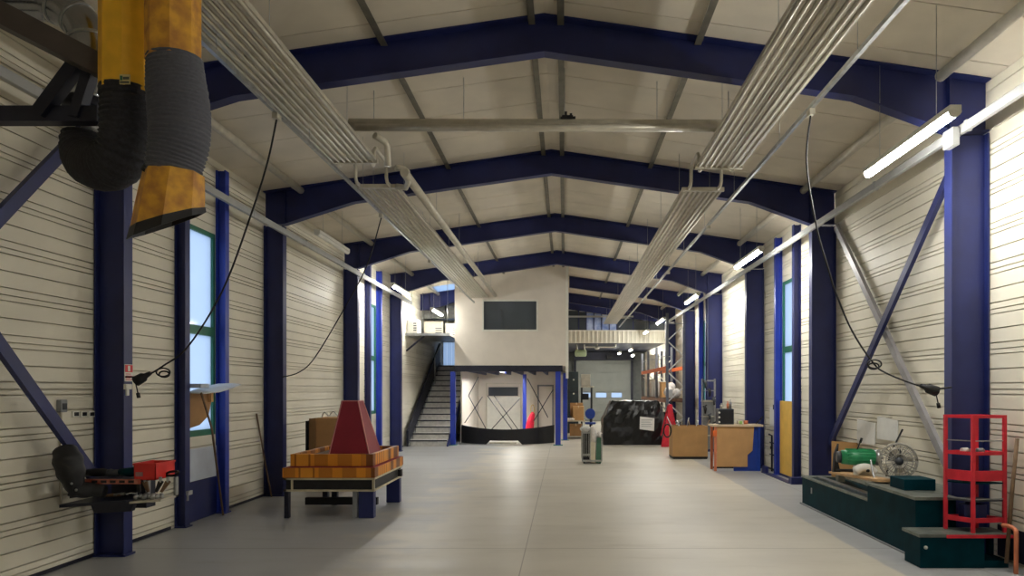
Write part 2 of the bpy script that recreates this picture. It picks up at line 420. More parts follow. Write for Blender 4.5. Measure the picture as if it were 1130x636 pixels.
# ---------------------------------------------------------------- bracing
def brace(p, q, m, label, w=.11):
    tag(MB().bar(p, q, w, .05, up=(1, 0, 0)).build('wall_brace', m), label, 'brace')
brace((4.22, 7.25, 4.36), (4.22, 10.95, .86), NAVY, 'navy diagonal wall brace on the right wall, leaning up toward the lamp', .1)
brace((4.30, 10.9, 4.30), (4.30, 7.35, .45), mat('grey_brace_paint', (150, 148, 150), .45, .1), 'grey diagonal wall brace on the right wall behind the fan', .1)
brace((-4.66, 6.95, 4.55), (-4.66, 4.6, 1.95), NAVY, 'dark diagonal wall brace at upper left, rising to the near column')
brace((-4.62, 6.86, .75), (-4.62, 4.6, 3.2), NAVY, 'dark diagonal wall brace at lower left, running down behind the black jacket')

# ---------------------------------------------------------------- cable trunking along both walls
def trunk(x, z, y0, y1, side, label):
    t = thing('cable_trunking', (x, y0, z), label, 'trunking')
    MB().box(x - .025, x + .025, y0, y1, z - .045, z + .045).build('channel', TRAY, t, .006)
    y = y0 + .7
    while y < y1 - .5:
        MB().box(x - .03, x + .03, y, y + .05, z - .052, z + .052).build('clip', TRAY, t); y += 2.0
trunk(-4.49, 4.25, 5.2, 20.2, -1, 'white cable trunking along the left columns')
trunk(3.94, 4.30, 4.0, 26.9, 1, 'white cable trunking along the right columns')
t = thing('junction_box', (3.93, 6.9, 4.22), 'small white junction box on the trunking at the near right column', 'box')
MB().box(3.83, 3.905, 6.8, 6.98, 4.14, 4.32).build('body', TRAY, t, .008); MB().box(3.825, 3.831, 6.82, 6.96, 4.16, 4.30).build('lid', WHITE, t)

# ---------------------------------------------------------------- radiant heating panels, pipes, festoon rails
PZ = 4.55
def radiant(x0, x1, y0, y1, label, n=8):
    xm = (x0 + x1) / 2
    t = thing('heating_panel', (xm, y0, PZ), label, 'heating panel', 'ceiling heating panels')
    prof = []
    w = (x1 - x0) / n
    for k in range(n):
        a = x0 + k * w
        prof += [(a, PZ + .012), (a + w * .22, PZ + .012), (a + w * .26, PZ + .028), (a + w * .74, PZ + .028), (a + w * .78, PZ + .012)]
    prof += [(x1, PZ + .012), (x1, PZ + .05), (x1 - .004, PZ + .05), (x1 - .004, PZ + .035), (x0 + .004, PZ + .035), (x0 + .004, PZ + .05), (x0, PZ + .05)]
    MB().prism(prof, 'y', y0, y1).build('panel_sheet', PANELW, t)
    for k in range(n):
        xx = x0 + (k + .5) * w
        MB().tube([(xx, y0 - .03, PZ + .012), (xx, y1 + .03, PZ + .012)], .017, 8).build('heating_pipe', PANELW, t)
    for yy in (y0 - .045, y1 + .045):
        MB().box(x0 - .01, x1 + .01, yy - .025, yy + .025, PZ - .01, PZ + .045).build('header', PIPEW, t)
    yy = y0 + .6
    k = 0
    while yy < y1 - .2:
        h = MB()
        for xx in (x0 + .06, x1 - .06):
            h.tube([(xx, yy, PZ + .03), (xx, yy, roofz(xx) + .005)], .003, 5)
        h.box(x0 + .01, x1 - .01, yy - .012, yy + .012, PZ + .034, PZ + .05)
        h.build('hanger', GALV, t); yy += 2.0
    return t
radiant(-2.92, -2.34, 3.0, 8.55, 'pale ribbed heating panel hanging at upper left, nearer of the left pair')
RPL = radiant(-2.92, -2.34, 9.70, 22.0 - .8, 'pale ribbed heating panel leading to the white office, farther of the left pair')
radiant(1.68, 2.26, 3.0, 8.75, 'pale ribbed heating panel hanging at upper right, nearer of the right pair')
RPR = radiant(1.68, 2.26, 9.85, 29.6, 'long pale ribbed heating panel reaching the far fascia, farther of the right pair')
def arc(c, r, a0, a1, u, v, n=8):
    c = Vector(c); u = Vector(u); v = Vector(v)
    return [c + u * (r * math.cos(a0 + (a1 - a0) * k / n)) + v * (r * math.sin(a0 + (a1 - a0) * k / n)) for k in range(n + 1)]
def ubend(x, ya, yb, par):
    z = PZ + .02
    pts = [(x, ya, z), (x, ya + .15, z), (x, ya + .2, z + .05), (x, ya + .2, z + .2), (x, ya + .26, z + .26), (x, yb - .26, z + .26), (x, yb - .2, z + .2), (x, yb - .2, z + .05), (x, yb - .15, z), (x, yb, z)]
    MB().tube(pts, .024, 8).build('connecting_pipe', PIPEW, par)
ubend(-2.86, 8.62, 9.63, RPL)
ubend(-2.44, 8.62, 9.63, RPL)
ubend(1.76, 8.82, 9.78, RPR)
ubend(2.18, 8.82, 9.78, RPR)
# wide transverse pipe
t = thing('cross_pipe', (-.2, 8.2, 4.86), 'wide pale pipe crossing the hall between the two rows of heating panels', 'pipe')
MB().tube([(-2.56, 8.2, 4.87), (2.22, 8.2, 4.86)], .072, 16).build('pipe', PIPEW, t)
MB().tube([(-2.45, 8.06, 4.80), (2.15, 8.06, 4.79)], .03, 10).build('return_pipe', PIPEW, t)
for x in (-2.27, -1.2, .0, 1.1, 1.95): MB().tube([(x, 8.2, 4.93), (x, 8.2, roofz(x) + .005)], .004, 6).build('hanger', GALV, t)
m = MB().box(-.03, .1, 8.15, 8.25, 4.935, 4.97).box(.0, .03, 8.17, 8.22, 4.96, 5.02).box(.06, .09, 8.17, 8.22, 4.96, 5.0).tube([(-.05, 8.2, 4.95), (.13, 8.2, 4.955)], .02, 8)
tag(m.build('pipe_clamp', BLACK), 'small black clamp sitting on the wide cross pipe near the ridge', 'clamp')
# drop pipes and long supply pipe beside the left panels
t = thing('supply_pipe', (-2.14, 9.0, 4.6), 'pale supply pipe running beside the left heating panel with two drop legs', 'pipe')
MB().tube([(-2.14, 9.2, 4.62), (-2.14, 21.2, 4.62)], .06, 14).build('long_pipe', PIPEW, t)
MB().tube([(-2.30, 8.35, 4.80), (-2.22, 8.5, 4.78), (-2.2, 8.55, 4.74), (-2.2, 8.58, 4.5)], .04, 10).build('drop_leg', PIPEW, t)
MB().tube([(-2.28, 9.3, 4.72), (-2.18, 9.36, 4.72), (-2.15, 9.4, 4.7), (-2.14, 9.42, 4.55), (-2.2, 9.55, 4.52), (-2.34, 9.6, 4.55)], .04, 10).build('drop_leg', PIPEW, t)
for yy in (11.5, 14.0, 17.0, 20.0): MB().tube([(-2.14, yy, 4.66), (-2.14, yy, roofz(-2.14) + .005)], .003, 5).build('hanger', GALV, t)
def rail(x, y0, y1, label, trol):
    z = 4.40
    t = thing('festoon_rail', (x, y0, z), label, 'rail')
    MB().box(x - .018, x + .018, y0, y1, z - .02, z + .02).build('channel', GALV, t)
    yy = y0 + .5
    while yy < y1:
        MB().tube([(x, yy, z + .018), (x, yy, roofz(x) + .005)], .003, 5).build('hanger', GALV, t); yy += 2.0
    for q in trol: MB().box(x - .025, x + .025, q - .05, q + .05, z - .075, z - .02).tube([(x - .03, q, z - .05), (x + .03, q, z - .05)], .022, 8).build('trolley', PIPEW, t)
rail(-2.78, 3.0, 21.2, 'thin cable rail hanging along the left edge of the left heating panels', (6.65, 10.45, 14.2, 18.4))
rail(2.34, 3.0, 29.5, 'thin cable rail hanging along the right edge of the right heating panels', (6.55, 11.2, 15.5, 19.8))

def smoothpts(P, k=6):
    P = [Vector(p) for p in P]; out = []
    Q = [P[0]] + P + [P[-1]]
    for i in range(1, len(Q) - 2):
        a, b, c, d = Q[i - 1], Q[i], Q[i + 1], Q[i + 2]
        for j in range(k):
            u = j / k
            out.append(.5 * ((2 * b) + (c - a) * u + (2 * a - 5 * b + 4 * c - d) * u * u + (3 * b - a - 3 * c + d) * u ** 3))
    out.append(P[-1]); return out
def cable(pts, label, plug, loop=None):
    t = thing('hanging_cable', pts[-1], label, 'cable', 'cables hanging from the rails')
    MB().tube(smoothpts(pts), .009, 6).build('cord', BLACK, t)
    if loop:
        c, r = loop; c = Vector(c)
        for k, s in enumerate((1, .75)):
            MB().tube([c + Vector((s * r * math.cos(a), .02 * k, .6 * s * r * math.sin(a) - .02 * k)) for a in [2 * PI * i / 16 for i in range(17)]], .008, 6).build('cord_loop', BLACK, t)
    if plug:
        p, q = Vector(plug[0]), Vector(plug[1])
        MB().tube([p, p + (q - p) * .35, p + (q - p) * .5, q], [.02, .03, .05, .055], 10).build('socket', BLACK, t)
        MB().tube([q + Vector((0, 0, -.03)), q + Vector((.02, 0, -.12))], .006, 6).tube([q + Vector((.02, 0, -.12)), q + Vector((.03, 0, -.17))], .018, 8).build('strain_hook', BLACK, t)
cable([(-2.78, 6.65, 4.33), at(295, 180, 6.72), at(276, 240, 6.8), at(246, 320, 6.9), at(208, 382, 7.0), at(180, 404, 7.05), at(160, 415, 7.06), (-4.50, 7.06, 1.85)],
      'black cable looping from the left rail down to the nearest left column', (at(166, 412, 7.05), at(150, 421, 7.05)), (at(180, 411, 7.02), .07))
cable([(2.34, 6.55, 4.33), at(890, 180, 6.62), at(901, 250, 6.7), at(915, 300, 6.75), at(923, 325, 6.8), at(940, 365, 6.85), at(963, 400, 6.88), at(980, 413, 6.9), at(1022, 428, 6.92), (3.97, 7.07, 1.74)],
      'black cable looping from the right rail down to the nearest right column', (at(1016, 426, 6.92), at(1033, 432, 6.95)), (at(965, 402, 6.86), .07))
cable([(-2.78, 10.45, 4.33), at(405, 293, 10.7), at(382, 337, 10.85), at(348, 394, 11.0), at(330, 411, 11.0), (-4.53, 11.06, 1.92)],
      'thin black cable from the left rail to the second left column', None)

# ---------------------------------------------------------------- lamps
def lamp(x, y0, y1, z, label, lit=True, hang=True):
    t = thing('strip_lamp', (x, (y0 + y1) / 2, z), label, 'lamp', 'ceiling strip lamps' if lit else None)
    MB().box(x - .05, x + .05, y0, y1, z, z + .05).build('housing', WHITE, t, .006)
    r = .042
    prof = [(x + r * math.cos(a), z - .008 + (r * 1.0) * math.sin(a)) for a in [PI + PI * k / 8 for k in range(9)]]
    MB().prism(prof, 'y', y0 + .03, y1 - .03).build('lamp_tube', TUBE if lit else WHITE, t)
    for yy in (y0, y1 - .03):
        prof = [(x + .05 * math.cos(a), z + .05 * math.sin(a)) for a in [PI + PI * k / 8 for k in range(9)]]
        MB().prism(prof, 'y', yy, yy + .03).build('end_cap', WHITE, t)
    if hang:
        for yy in (y0 + .3, y1 - .3): MB().tube([(x, yy, z + .045), (x, yy, (roofz(x) if hang is True else hang) + .004)], .003, 5).build('hanger', GALV, t)
LZ = 4.12
for y0, lab in ((-1.2, 'unseen lit strip lamp added behind the camera in line with the right row'), (5.72, 'brightest lit strip lamp at upper right, nearest the camera'), (11.35, 'lit strip lamp second along the right wall'), (16.75, 'lit strip lamp third along the right wall'), (22.45, 'lit strip lamp fourth along the right wall above the racking')):  # first lamp is added out of view behind the camera as fill light
    lamp(3.25, y0, y0 + 1.68, 4.04, lab)
lamp(3.4, 28.0, 29.3, LZ, 'small lit strip lamp just in front of the far fascia')
lamp(-3.95, 15.75, 17.4, LZ, 'lit strip lamp on the left above the far left window')
lamp(-3.95, 20.5, 22.1, LZ, 'lit strip lamp at left hanging in front of the silver duct')
lamp(-4.1, 11.4, 13.0, 4.32, 'unlit white strip lamp under the left eave', False)
lamp(3.05, 31.0, 32.2, 3.55, 'small lit lamp under the far ceiling, right of three', hang=3.74)
lamp(2.75, 34.0, 35.0, 3.55, 'small lit lamp under the far ceiling, left of three', hang=3.74)
lamp(3.4, 33.6, 34.8, 3.42, 'small lit lamp under the far ceiling, lowest of three', hang=3.74)

# ---------------------------------------------------------------- fume extraction arms, upper left
def oct_tube(pts, r, m, name, t, n=8): return MB().tube(pts, r, n, smooth=False, phase=PI / 8).build(name, m, t)
def corrug(P, r, n_ring, amp):
    Q = smoothpts(P, 14); L = [0]
    for a, b in zip(Q, Q[1:]): L.append(L[-1] + (b - a).length)
    pts, rs = [], []; N = n_ring * 4
    for i in range(N + 1):
        d = L[-1] * i / N; j = max(k for k in range(len(L)) if L[k] <= d + 1e-9); j = min(j, len(Q) - 2)
        u = (d - L[j]) / max(1e-9, L[j + 1] - L[j]); pts.append(Q[j].lerp(Q[j + 1], u))
        rr = r(i / N) if callable(r) else r
        rs.append(rr * (1 + amp * (1, .2, -1, .2)[i % 4] * (.6 + .5 * random.random())))
    return MB().tube(pts, rs, 20, smooth=True)
YA = 4.8
t = thing('fume_extractor', (-3.05, YA, 2.6), 'yellow fume extraction arm with black hose curling up to the left', 'fume extractor', 'fume extractors')
a = at(140, 104, YA); b = at(140, 8, YA); ztop = roofz(a.x)
oct_tube([(a.x, YA, a.z), (a.x, YA, ztop - .03)], .172, YELLOW, 'arm_sleeve', t)
P = [at(140, 101, YA), at(141, 128, YA), at(139, 155, YA), at(130, 177, YA + .04), at(114, 184, YA + .15), at(99, 178, YA + .3), at(94, 164, YA + .36), at(95, 153, YA + .38)]
corrug(P, lambda u: .165 - .012 * max(0, u - .8) * 5, 30, .06).build('flexible_hose', BLACKF, t)
MB().tube([at(140, 99, YA), at(140, 110, YA)], .168, 20).build('hose_clamp', BLACKF, t)
# maker's plate on the sleeve (tiny illegible lettering)
Yp = YA - .172 * math.cos(PI / 8) - .004
p0 = at(140, 88, Yp); pl = MB().box(a.x - .005 + .06, a.x + .125, Yp - .002, Yp + .004, p0.z - .03, p0.z + .035).build('name_plate', mat('plate_grey_yellow', (206, 190, 130), .5), t)
m = MB().box(a.x + .06, a.x + .075, Yp - .005, Yp - .002, p0.z - .005, p0.z + .025)
m.build('plate_mark', mat('plate_green', (36, 104, 70), .5), pl)
m = MB()
for k in range(6): m.box(a.x + .08 + k * .007, a.x + .085 + k * .007, Yp - .005, Yp - .002, p0.z + .0, p0.z + .018)
m.box(a.x + .06, a.x + .12, Yp - .005, Yp - .002, p0.z - .024, p0.z - .012)
m.build('plate_lettering', mat('plate_dark', (70, 74, 66), .5), pl)
# neck, collar and bright duct
YD = 5.25
c = at(95, 150, YA + .38); d = at(95, 122, YA + .38)
MB().lathe([(.0, 0), (.13, 0), (.13, .02), (.05, .06), (.034, .08), (.034, .24)], (c.x, c.y, c.z - .02), 16).build('swivel_neck', GALV, t)
t = thing('extraction_duct', (d.x, d.y, d.z), 'bright silver duct elbow coming down behind the yellow extraction arm', 'duct')
MB().lathe([(.0, 0), (.15, 0), (.155, .02), (.155, .07), (.12, .08)], (d.x, d.y, d.z), 22).build('collar', DARKSTEEL, t)
e0 = at(95, 110, YA + .38)
P = smoothpts([(d.x, d.y, d.z + .07), (d.x + .02, d.y, d.z + .35), (d.x + .02, d.y, d.z + .5), (d.x - .04, d.y, d.z + .66), (d.x - .2, d.y, d.z + .78), (d.x - .4, d.y, d.z + .82), (WL, d.y, d.z + .82)], 5)
MB().tube(P, .135, 20).build('duct_elbow', CHROME, t)
for k in (6, 11, 16, 20): MB().tube([P[k] - (P[k + 1] - P[k]).normalized() * .012, P[k] + (P[k + 1] - P[k]).normalized() * .012], .14, 20).build('duct_seam', GALV, t)
# dark support frame
t = thing('duct_bracket', (WL, 5.3, 3.9), 'dark steel bracket frame on the left wall carrying the silver duct', 'bracket')
MB().bar((WL, 4.95, at(0, 128, 4.95).z), (at(112, 128, 4.95).x, 4.95, at(0, 128, 4.95).z), .1, .11).build('cross_beam', DARKSTEEL, t)
MB().bar(at(-30, 0, 4.6), at(116, 76, 4.9), .1, .15).build('boom', mat('brown_grey_beam', (74, 66, 62), .55, .1), t)
MB().bar(at(44, 126, 4.9), at(84, 72, 4.9), .08, .09).build('strut', DARKSTEEL, t)
MB().bar(at(84, 130, 4.92), at(100, 80, 4.92), .08, .07).build('strut', DARKSTEEL, t)
MB().bar((WL, 4.6, at(-30, 0, 4.6).z), at(-28, 1, 4.6), .1, .15).build('wall_arm', DARKSTEEL, t)
# second arm with hood
YB = 4.6
t = thing('fume_extractor', (-2.6, YB, 2.4), 'worn yellow fume extraction arm with grey hose and yellow hood', 'fume extractor', 'fume extractors')
a = at(191, 70, YB)
oct_tube([(a.x, YB, a.z - .0), (a.x, YB, roofz(a.x) - .03)], .168, YELRUST, 'arm_sleeve', t)
P = [at(193, 66, YB), at(195, 95, YB), at(198, 125, YB), at(198, 155, YB), at(193, 180, YB), at(190, 196, YB)]
corrug(P, lambda u: .166 + .018 * math.sin(PI * min(1, u * 1.1)), 30, .05).build('flexible_hose', GREYHOSE, t)
tc_, bc_ = at(192, 192, YB), at(185, 243, YB)
def hood_ring(c, r, u, w): return [c + Vector(u) * (r * math.cos(2 * PI * (k + .5) / 8)) + Vector(w) * (r * math.sin(2 * PI * (k + .5) / 8)) for k in range(8)]
def loft(rings, name, mm, par):
    b = MB(); vs = [p for r in rings for p in r]; n = len(rings)
    fs = [(i * 8 + k, i * 8 + (k + 1) % 8, ((i + 1) % n) * 8 + (k + 1) % 8, ((i + 1) % n) * 8 + k) for i in range(n) for k in range(8)]
    return b.add(vs, fs).build(name, mm, par)
U0, W0, U1, W1 = (1, 0, 0), (0, -1, 0), (.95, 0, .31), (0, -.93, -.30)
def mid(f, e=0): 
    c = tc_.lerp(bc_, f); r = .182 + (.232 - .182) * f + e
    return hood_ring(c, r, Vector(U0).lerp(Vector(U1), f).normalized(), Vector(W0).lerp(Vector(W1), f).normalized())
loft([mid(0), mid(.25), mid(.55), mid(1), mid(1, -.01), mid(.3, -.015), mid(0, -.02)], 'hood', YELRUST, t)
loft([mid(.93, .004), mid(1.12, .012), mid(1.12, -.008), mid(.93, -.012)], 'hood_rim', BLACK, t)
MB().tube([at(160, 190, YB - .1), at(164, 184, YB - .1)], .03, 8).build('clamp_knob', BLACK, t)

# ---------------------------------------------------------------- left wall: sockets, shelf, jacket, sign
t = thing('socket_box', (WL, 6.45, 1.55), 'grey wall socket box left of the three black sockets', 'socket')
p = at(62, 449, 6.53); zz = p.z
ys = lambda px: FPX * WL / (px - VX)
MB().box(WL, WL + .05, ys(62), ys(69), zz - .055, zz + .065).build('body', CONCG, t, .006)
MB().box(WL + .05, WL + .056, ys(62) + .015, ys(69) - .015, zz - .03, zz + .03).build('cover', GREYD, t)
tag(MB().tube([(WL + .016, ys(65.5), zz - .055), (WL + .016, ys(65.5), .62)], .011, 8).build('cable_conduit', PIPEW), 'thin pale conduit running down the wall from the grey socket box', 'conduit')
for k, (px, lab) in enumerate(((82, 'left'), (91, 'middle'), (99.5, 'right'))):
    yk = ys(px); z = at(0, 457.2 , yk).z
    t = thing('wall_socket', (WL, yk, z), 'small white wall socket with black face, %s of three beside the near column' % lab, 'socket', 'three wall sockets')
    MB().box(WL, WL + .02, yk - .045, yk + .045, z - .03, z + .03).build('plate', WHITE, t, .003)
    MB().box(WL + .02, WL + .026, yk - .028, yk + .028, z - .018, z + .018).build('face', BLACK, t)
# red and white sign, hook, on the near column flange
y0 = 7.08
zt, zb_ = at(0, 402, 7.05).z, at(0, 421, 7.05).z
t = thing('safety_sign', (XL, 7.05, zb_), 'small red and white safety sign on the nearest left column', 'sign')
MB().box(XL, XL + .006, 7.085, 7.215, zb_, zt).build('plate', WHITE, t)
MB().box(XL + .006, XL + .009, 7.09, 7.21, zb_ + .095, zt - .005).build('red_field', REDSIGN, t)
MB().box(XL + .009, XL + .011, 7.13, 7.165, zb_ + .105, zt - .015).build('extinguisher_mark', WHITE, t)
m = MB()
for k in range(4): m.box(XL + .006, XL + .008, 7.10, 7.20 - .02 * (k % 2), zb_ + .012 + k * .02, zb_ + .02 + k * .02)
m.build('sign_lettering', REDSIGN, t)
tag(MB().box(XL, XL + .03, 7.07, 7.17, at(0, 430, 7.05).z, at(0, 424, 7.05).z).box(XL, XL + .02, 7.10, 7.14, at(0, 437, 7.05).z, at(0, 430, 7.05).z).build('white_holder', WHITE, bevel=.006), 'small white holder below the safety sign on the nearest left column', 'holder')

# tool shelf clamped to the near column
YS = 6.55
def sp(px, py, Y=YS): return at(px, py, Y)
t = thing('tool_shelf', sp(112, 552), 'dark bracket shelf of tools fixed to the nearest left column', 'shelf')
z1 = sp(0, 527).z
lx, rx = sp(98, 527).x, sp(165, 530).x
MB().box(lx, rx, 6.42, 6.86, z1 - .03, z1 - .01).build('top_board', DARKSTEEL, t)
MB().box(lx, rx, 6.405, 6.42, z1 - .045, z1 + .0).build('rail', mat('worn_red_rail', (196, 130, 110), .5, .2, .2, 12, col2=(150, 60, 40)), t)
for k in range(5):
    xx = lx + .13 + k * .085
    MB().box(xx, xx + .05, 6.398, 6.405, z1 - .034, z1 - .01).build('slot', BLACK, t)
z0 = sp(0, 552).z
MB().hexa([(sp(78, 0).x, 6.4, z0 - .05), (sp(150, 0).x, 6.4, z0 - .01), (sp(150, 0).x, 6.86, z0 - .01), (sp(78, 0).x, 6.86, z0 - .05)],
          [(sp(78, 0).x, 6.4, z0 - .02), (sp(150, 0).x, 6.4, z0 + .02), (sp(150, 0).x, 6.86, z0 + .02), (sp(78, 0).x, 6.86, z0 - .02)]).build('lower_board', DARKSTEEL, t)
MB().box(sp(104, 0).x, sp(144, 0).x, 6.8, 6.95, z0 - .12, z1 - .03).build('back_plate', DARKSTEEL, t)
MB().prism([(sp(104, 0).x, z0 - .04), (sp(152, 0).x, z0 - .0), (sp(148, 0).x, z0 - .1), (sp(108, 0).x, z0 - .12)], 'y', 6.5, 6.56).build('gusset', DARKSTEEL, t)
# things on it
t = thing('parts_bin', (sp(168, 523).x, 6.5, z1), 'red plastic parts bin standing on the tool shelf', 'bin')
bx0, bx1 = sp(157, 0).x, sp(180.5, 0).x; bz0, bz1 = z1 - .01, sp(0, 511).z + .005
m = MB().box(bx0, bx1, 6.42, 6.74, bz0, bz0 + .006).box(bx0, bx0 + .006, 6.42, 6.74, bz0, bz1).box(bx1 - .006, bx1, 6.42, 6.74, bz0, bz1).box(bx0, bx1, 6.42, 6.426, bz0, bz1).box(bx0, bx1, 6.734, 6.74, bz0, bz1)
m.build('bin_body', REDBIN, t)
MB().box(bx0 - .006, bx1 + .006, 6.412, 6.42, bz1 - .014, bz1 + .004).box(bx0 - .006, bx0, 6.42, 6.745, bz1 - .014, bz1 + .004).box(bx1, bx1 + .006, 6.42, 6.745, bz1 - .014, bz1 + .004).build('bin_rim', REDBIN, t)
MB().box(bx0 + .02, bx0 + .085, 6.414, 6.42, bz0 + .035, bz0 + .075).build('bin_label', mat('bin_label_grey', (150, 110, 110), .6), t)
def grinder(px, py, m, lab, cat='tool', ln=.2, r=.035):
    p = sp(px, py, 6.55)
    t = thing('power_tool', p, lab, cat)
    MB().tube([p + Vector((-ln / 2, 0, r)), p + Vector((-ln * .1, 0, r)), p + Vector((ln * .2, 0, r * 1.1)), p + Vector((ln / 2, 0, r))], [r * .7, r, r * .95, r * .6], 12).build('body', m, t)
    MB().lathe([(r * .9, -.03), (r * .9, 0), (r * .6, .01)], p + Vector((ln / 2 - .02, -.02, r)), 12, (0, -1, 0)).build('head', GREYD, t)
grinder(108, 526.5, BLACK, 'black power tool lying on the left end of the tool shelf', ln=.28, r=.04)
grinder(126, 526.5, GREYD, 'dark grey power tool lying in the middle of the tool shelf', ln=.22, r=.035)
grinder(146, 526.5, TEAL, 'dark green power tool beside the red parts bin', ln=.24, r=.045)
for k, (px, dx) in enumerate(((150, .04), (158, .05), (176, -.03), (184, -.05))):
    p = sp(px, 529, 6.46)
    t = thing('hand_tool', p, ['pliers hanging below the tool shelf, leftmost of four', 'clamp hanging below the red parts bin, second of four', 'snips hanging below the tool shelf, third of four', 'pliers hanging at the right end of the tool shelf'][k], 'tool', 'tools hanging from the shelf')
    MB().bar(p + Vector((0, -.0, -.02)), p + Vector((dx, -.0, -.12)), .022, .02).bar(p + Vector((.03, 0, -.02)), p + Vector((dx + .0, 0, -.12)), .018, .02).build('handles', WOODG if k % 2 else BLACK, t, .002)
    MB().bar(p + Vector((.01, 0, .02)), p + Vector((.012, 0, -.03)), .02, .02).build('jaw', GALV, t)
MBp = [sp(178, 525, 6.6), sp(192, 525, 6.6), sp(197, 521, 6.6), sp(188, 521, 6.6), sp(180, 525.5, 6.6)]
tag(MB().tube(smoothpts(MBp, 5), .012, 8).build('bent_rod', BLACK), 'black bent rod sticking out right of the red parts bin', 'rod')
for k, (px, py, ln, m, lab) in enumerate(((124, 547, .16, WOODG, 'wooden handle lying on the lower tool board, left of three'), (134, 546, .14, GALV, 'bright steel tool lying on the lower tool board, middle of three'), (144, 545, .12, CHROME, 'bright steel tool lying on the lower tool board, right of three'))):
    p = sp(px, py + 2, 6.5); tag(MB().tube([p + Vector((-ln / 2, 0, .012)), p + Vector((0, .01, .02)), p + Vector((ln / 2, 0, .022))], [.012, .016, .01], 8).build('hand_tool', m), lab, 'tool')
t = thing('parts_tray', (sp(167, 548).x, 6.6, z0), 'clear tray of small parts hanging under the red bin', 'tray')
tx0, tx1 = sp(150, 0).x, sp(184, 0).x
MB().hexa([(tx0, 6.45, z0 - .02), (tx1, 6.45, z0 + .0), (tx1, 6.75, z0 + .0), (tx0, 6.75, z0 - .02)], [(tx0, 6.45, z0 + .0), (tx1, 6.45, z0 + .02), (tx1, 6.75, z0 + .02), (tx0, 6.75, z0 + .0)]).build('tray_base', PIPEW, t)
m = MB()
for k in range(9): m.lathe([(.02, 0), (.024, .03), (.012, .05)], (tx0 + .03 + k * .026, 6.5 + .03 * (k % 3), z0 + .012), 8)
m.build('small_parts', GALV, t)['kind'] = 'stuff'
MB().box(tx1 - .02, tx1, 6.7, 6.75, z0, z1 - .02).box(tx0, tx0 + .02, 6.7, 6.75, z0 - .02, z1 - .02).build('tray_strap', GALV, t)
# black jacket bundle over the lower brace
P = [at(71, 495, 6.35), at(74, 505, 6.33), at(78, 520, 6.33), at(82, 536, 6.33), at(84, 549, 6.33)]
Q = smoothpts(P, 5); n = len(Q)
m = MB().tube(Q, [(.05 + .07 * math.sin(PI * min(1, (i + 3) / n))) * (1 + .05 * math.sin(i * 1.3)) for i in range(n)], 14)
P2 = [at(80, 538, 6.33), at(90, 541, 6.36), at(103, 541, 6.40), at(116, 543, 6.42)]
Q2 = smoothpts(P2, 5); n2 = len(Q2)
t = thing('work_jacket', at(80, 550, 6.33), 'black work jacket bundled over the brace beside the tool shelf', 'jacket')
m.build('jacket_body', BLACK, t)
MB().tube(Q2, [.085 * (1 - .35 * i / n2) * (1 + .04 * math.sin(i * 1.1)) for i in range(n2)], 12).build('sleeve', BLACK, t)
for (px, py) in ((79, 534), (84, 541)): MB().lathe([(.0, -.01), (.014, 0), (.0, .012)], at(px, py, 6.22), 8, (0, -1, 0)).build('button', GALV, t)

# ---------------------------------------------------------------- near left window: board with prop, cardboard, stick
zb = at(0, 430, 8.8).z
t = thing('white_board', (-4.45, 8.9, zb), 'white leaf shaped board propped level across the near left window', 'board')
o = MB()
top = [at(208, 433, 8.69), at(225, 434, 8.75), at(243, 432, 9.0), at(258, 427.5, 9.2), at(266, 424, 9.35), at(256, 423, 9.5), at(240.5, 423.5, 9.5), at(234, 425, 9.4), at(214, 430, 8.9)]
o.add([p - Vector((0, 0, .012)) for p in top] + top, [tuple(range(9))[::-1], tuple(range(9, 18))] + [(i, (i + 1) % 9, 9 + (i + 1) % 9, 9 + i) for i in range(9)]).build('board', PAPER, t)
MB().tube([(-4.60, 8.72, top[1].z + .0), (-4.66, 9.1, 1.2), (-4.66, 9.40, .0)], .014, 8).build('prop_stick', WOODG, t)
t = thing('plastic_tray', at(212, 428, 8.75), 'small clear plastic tray on the white board by the window', 'tray')
zz = at(0, 429.5, 8.9).z + .012
m = MB().box(-4.77, -4.60, 8.70, 8.92, zz, zz + .006)
for q in ((-4.77, -4.764, 8.70, 8.92), (-4.606, -4.60, 8.70, 8.92), (-4.77, -4.60, 8.70, 8.706), (-4.77, -4.60, 8.914, 8.92)): m.box(*q, zz, zz + .05)
m.build('tray_body', mat('cloudy_plastic', (206, 214, 224), .3), t)
MB().box(-4.775, -4.595, 8.695, 8.925, zz + .045, zz + .055).build('tray_lid', mat('cloudy_plastic', (206, 214, 224), .3), t)
t = thing('cardboard_sheet', (-4.78, 8.95, 1.2), 'brown cardboard sheet standing in the near left window below the white board', 'cardboard')
m = MB(); q = [(8.70, 1.2), (9.1, 1.25), (9.32, 1.36), (9.42, 1.60), (9.42, 1.70), (8.70, 1.70)]
m.prism(q, 'x', -4.835, -4.82).build('sheet', CARDD, t)
MB().prism([(9.30, 1.55), (9.36, 1.55), (9.36, 1.72), (9.30, 1.72)], 'x', -4.819, -4.77).build('folded_flap', CARD, t)
tag(MB().tube([(-4.83, 10.8, 1.34), (-4.80, 10.98, .7), (-4.68, 11.0, 0.0)], .012, 8).build('stick', WOODG), 'dark stick leaning on the left wall beside the second column', 'stick')
st = bpy.data.objects['stick']
# bin handle on the kick panel
tag(MB().box(-4.72, -4.695, 8.58, 8.61, .33, .42).box(-4.72, -4.68, 8.57, 8.67, .40, .45).build('door_catch', GALV, bevel=.004), 'small bright catch on the near left window post above the floor', 'catch')

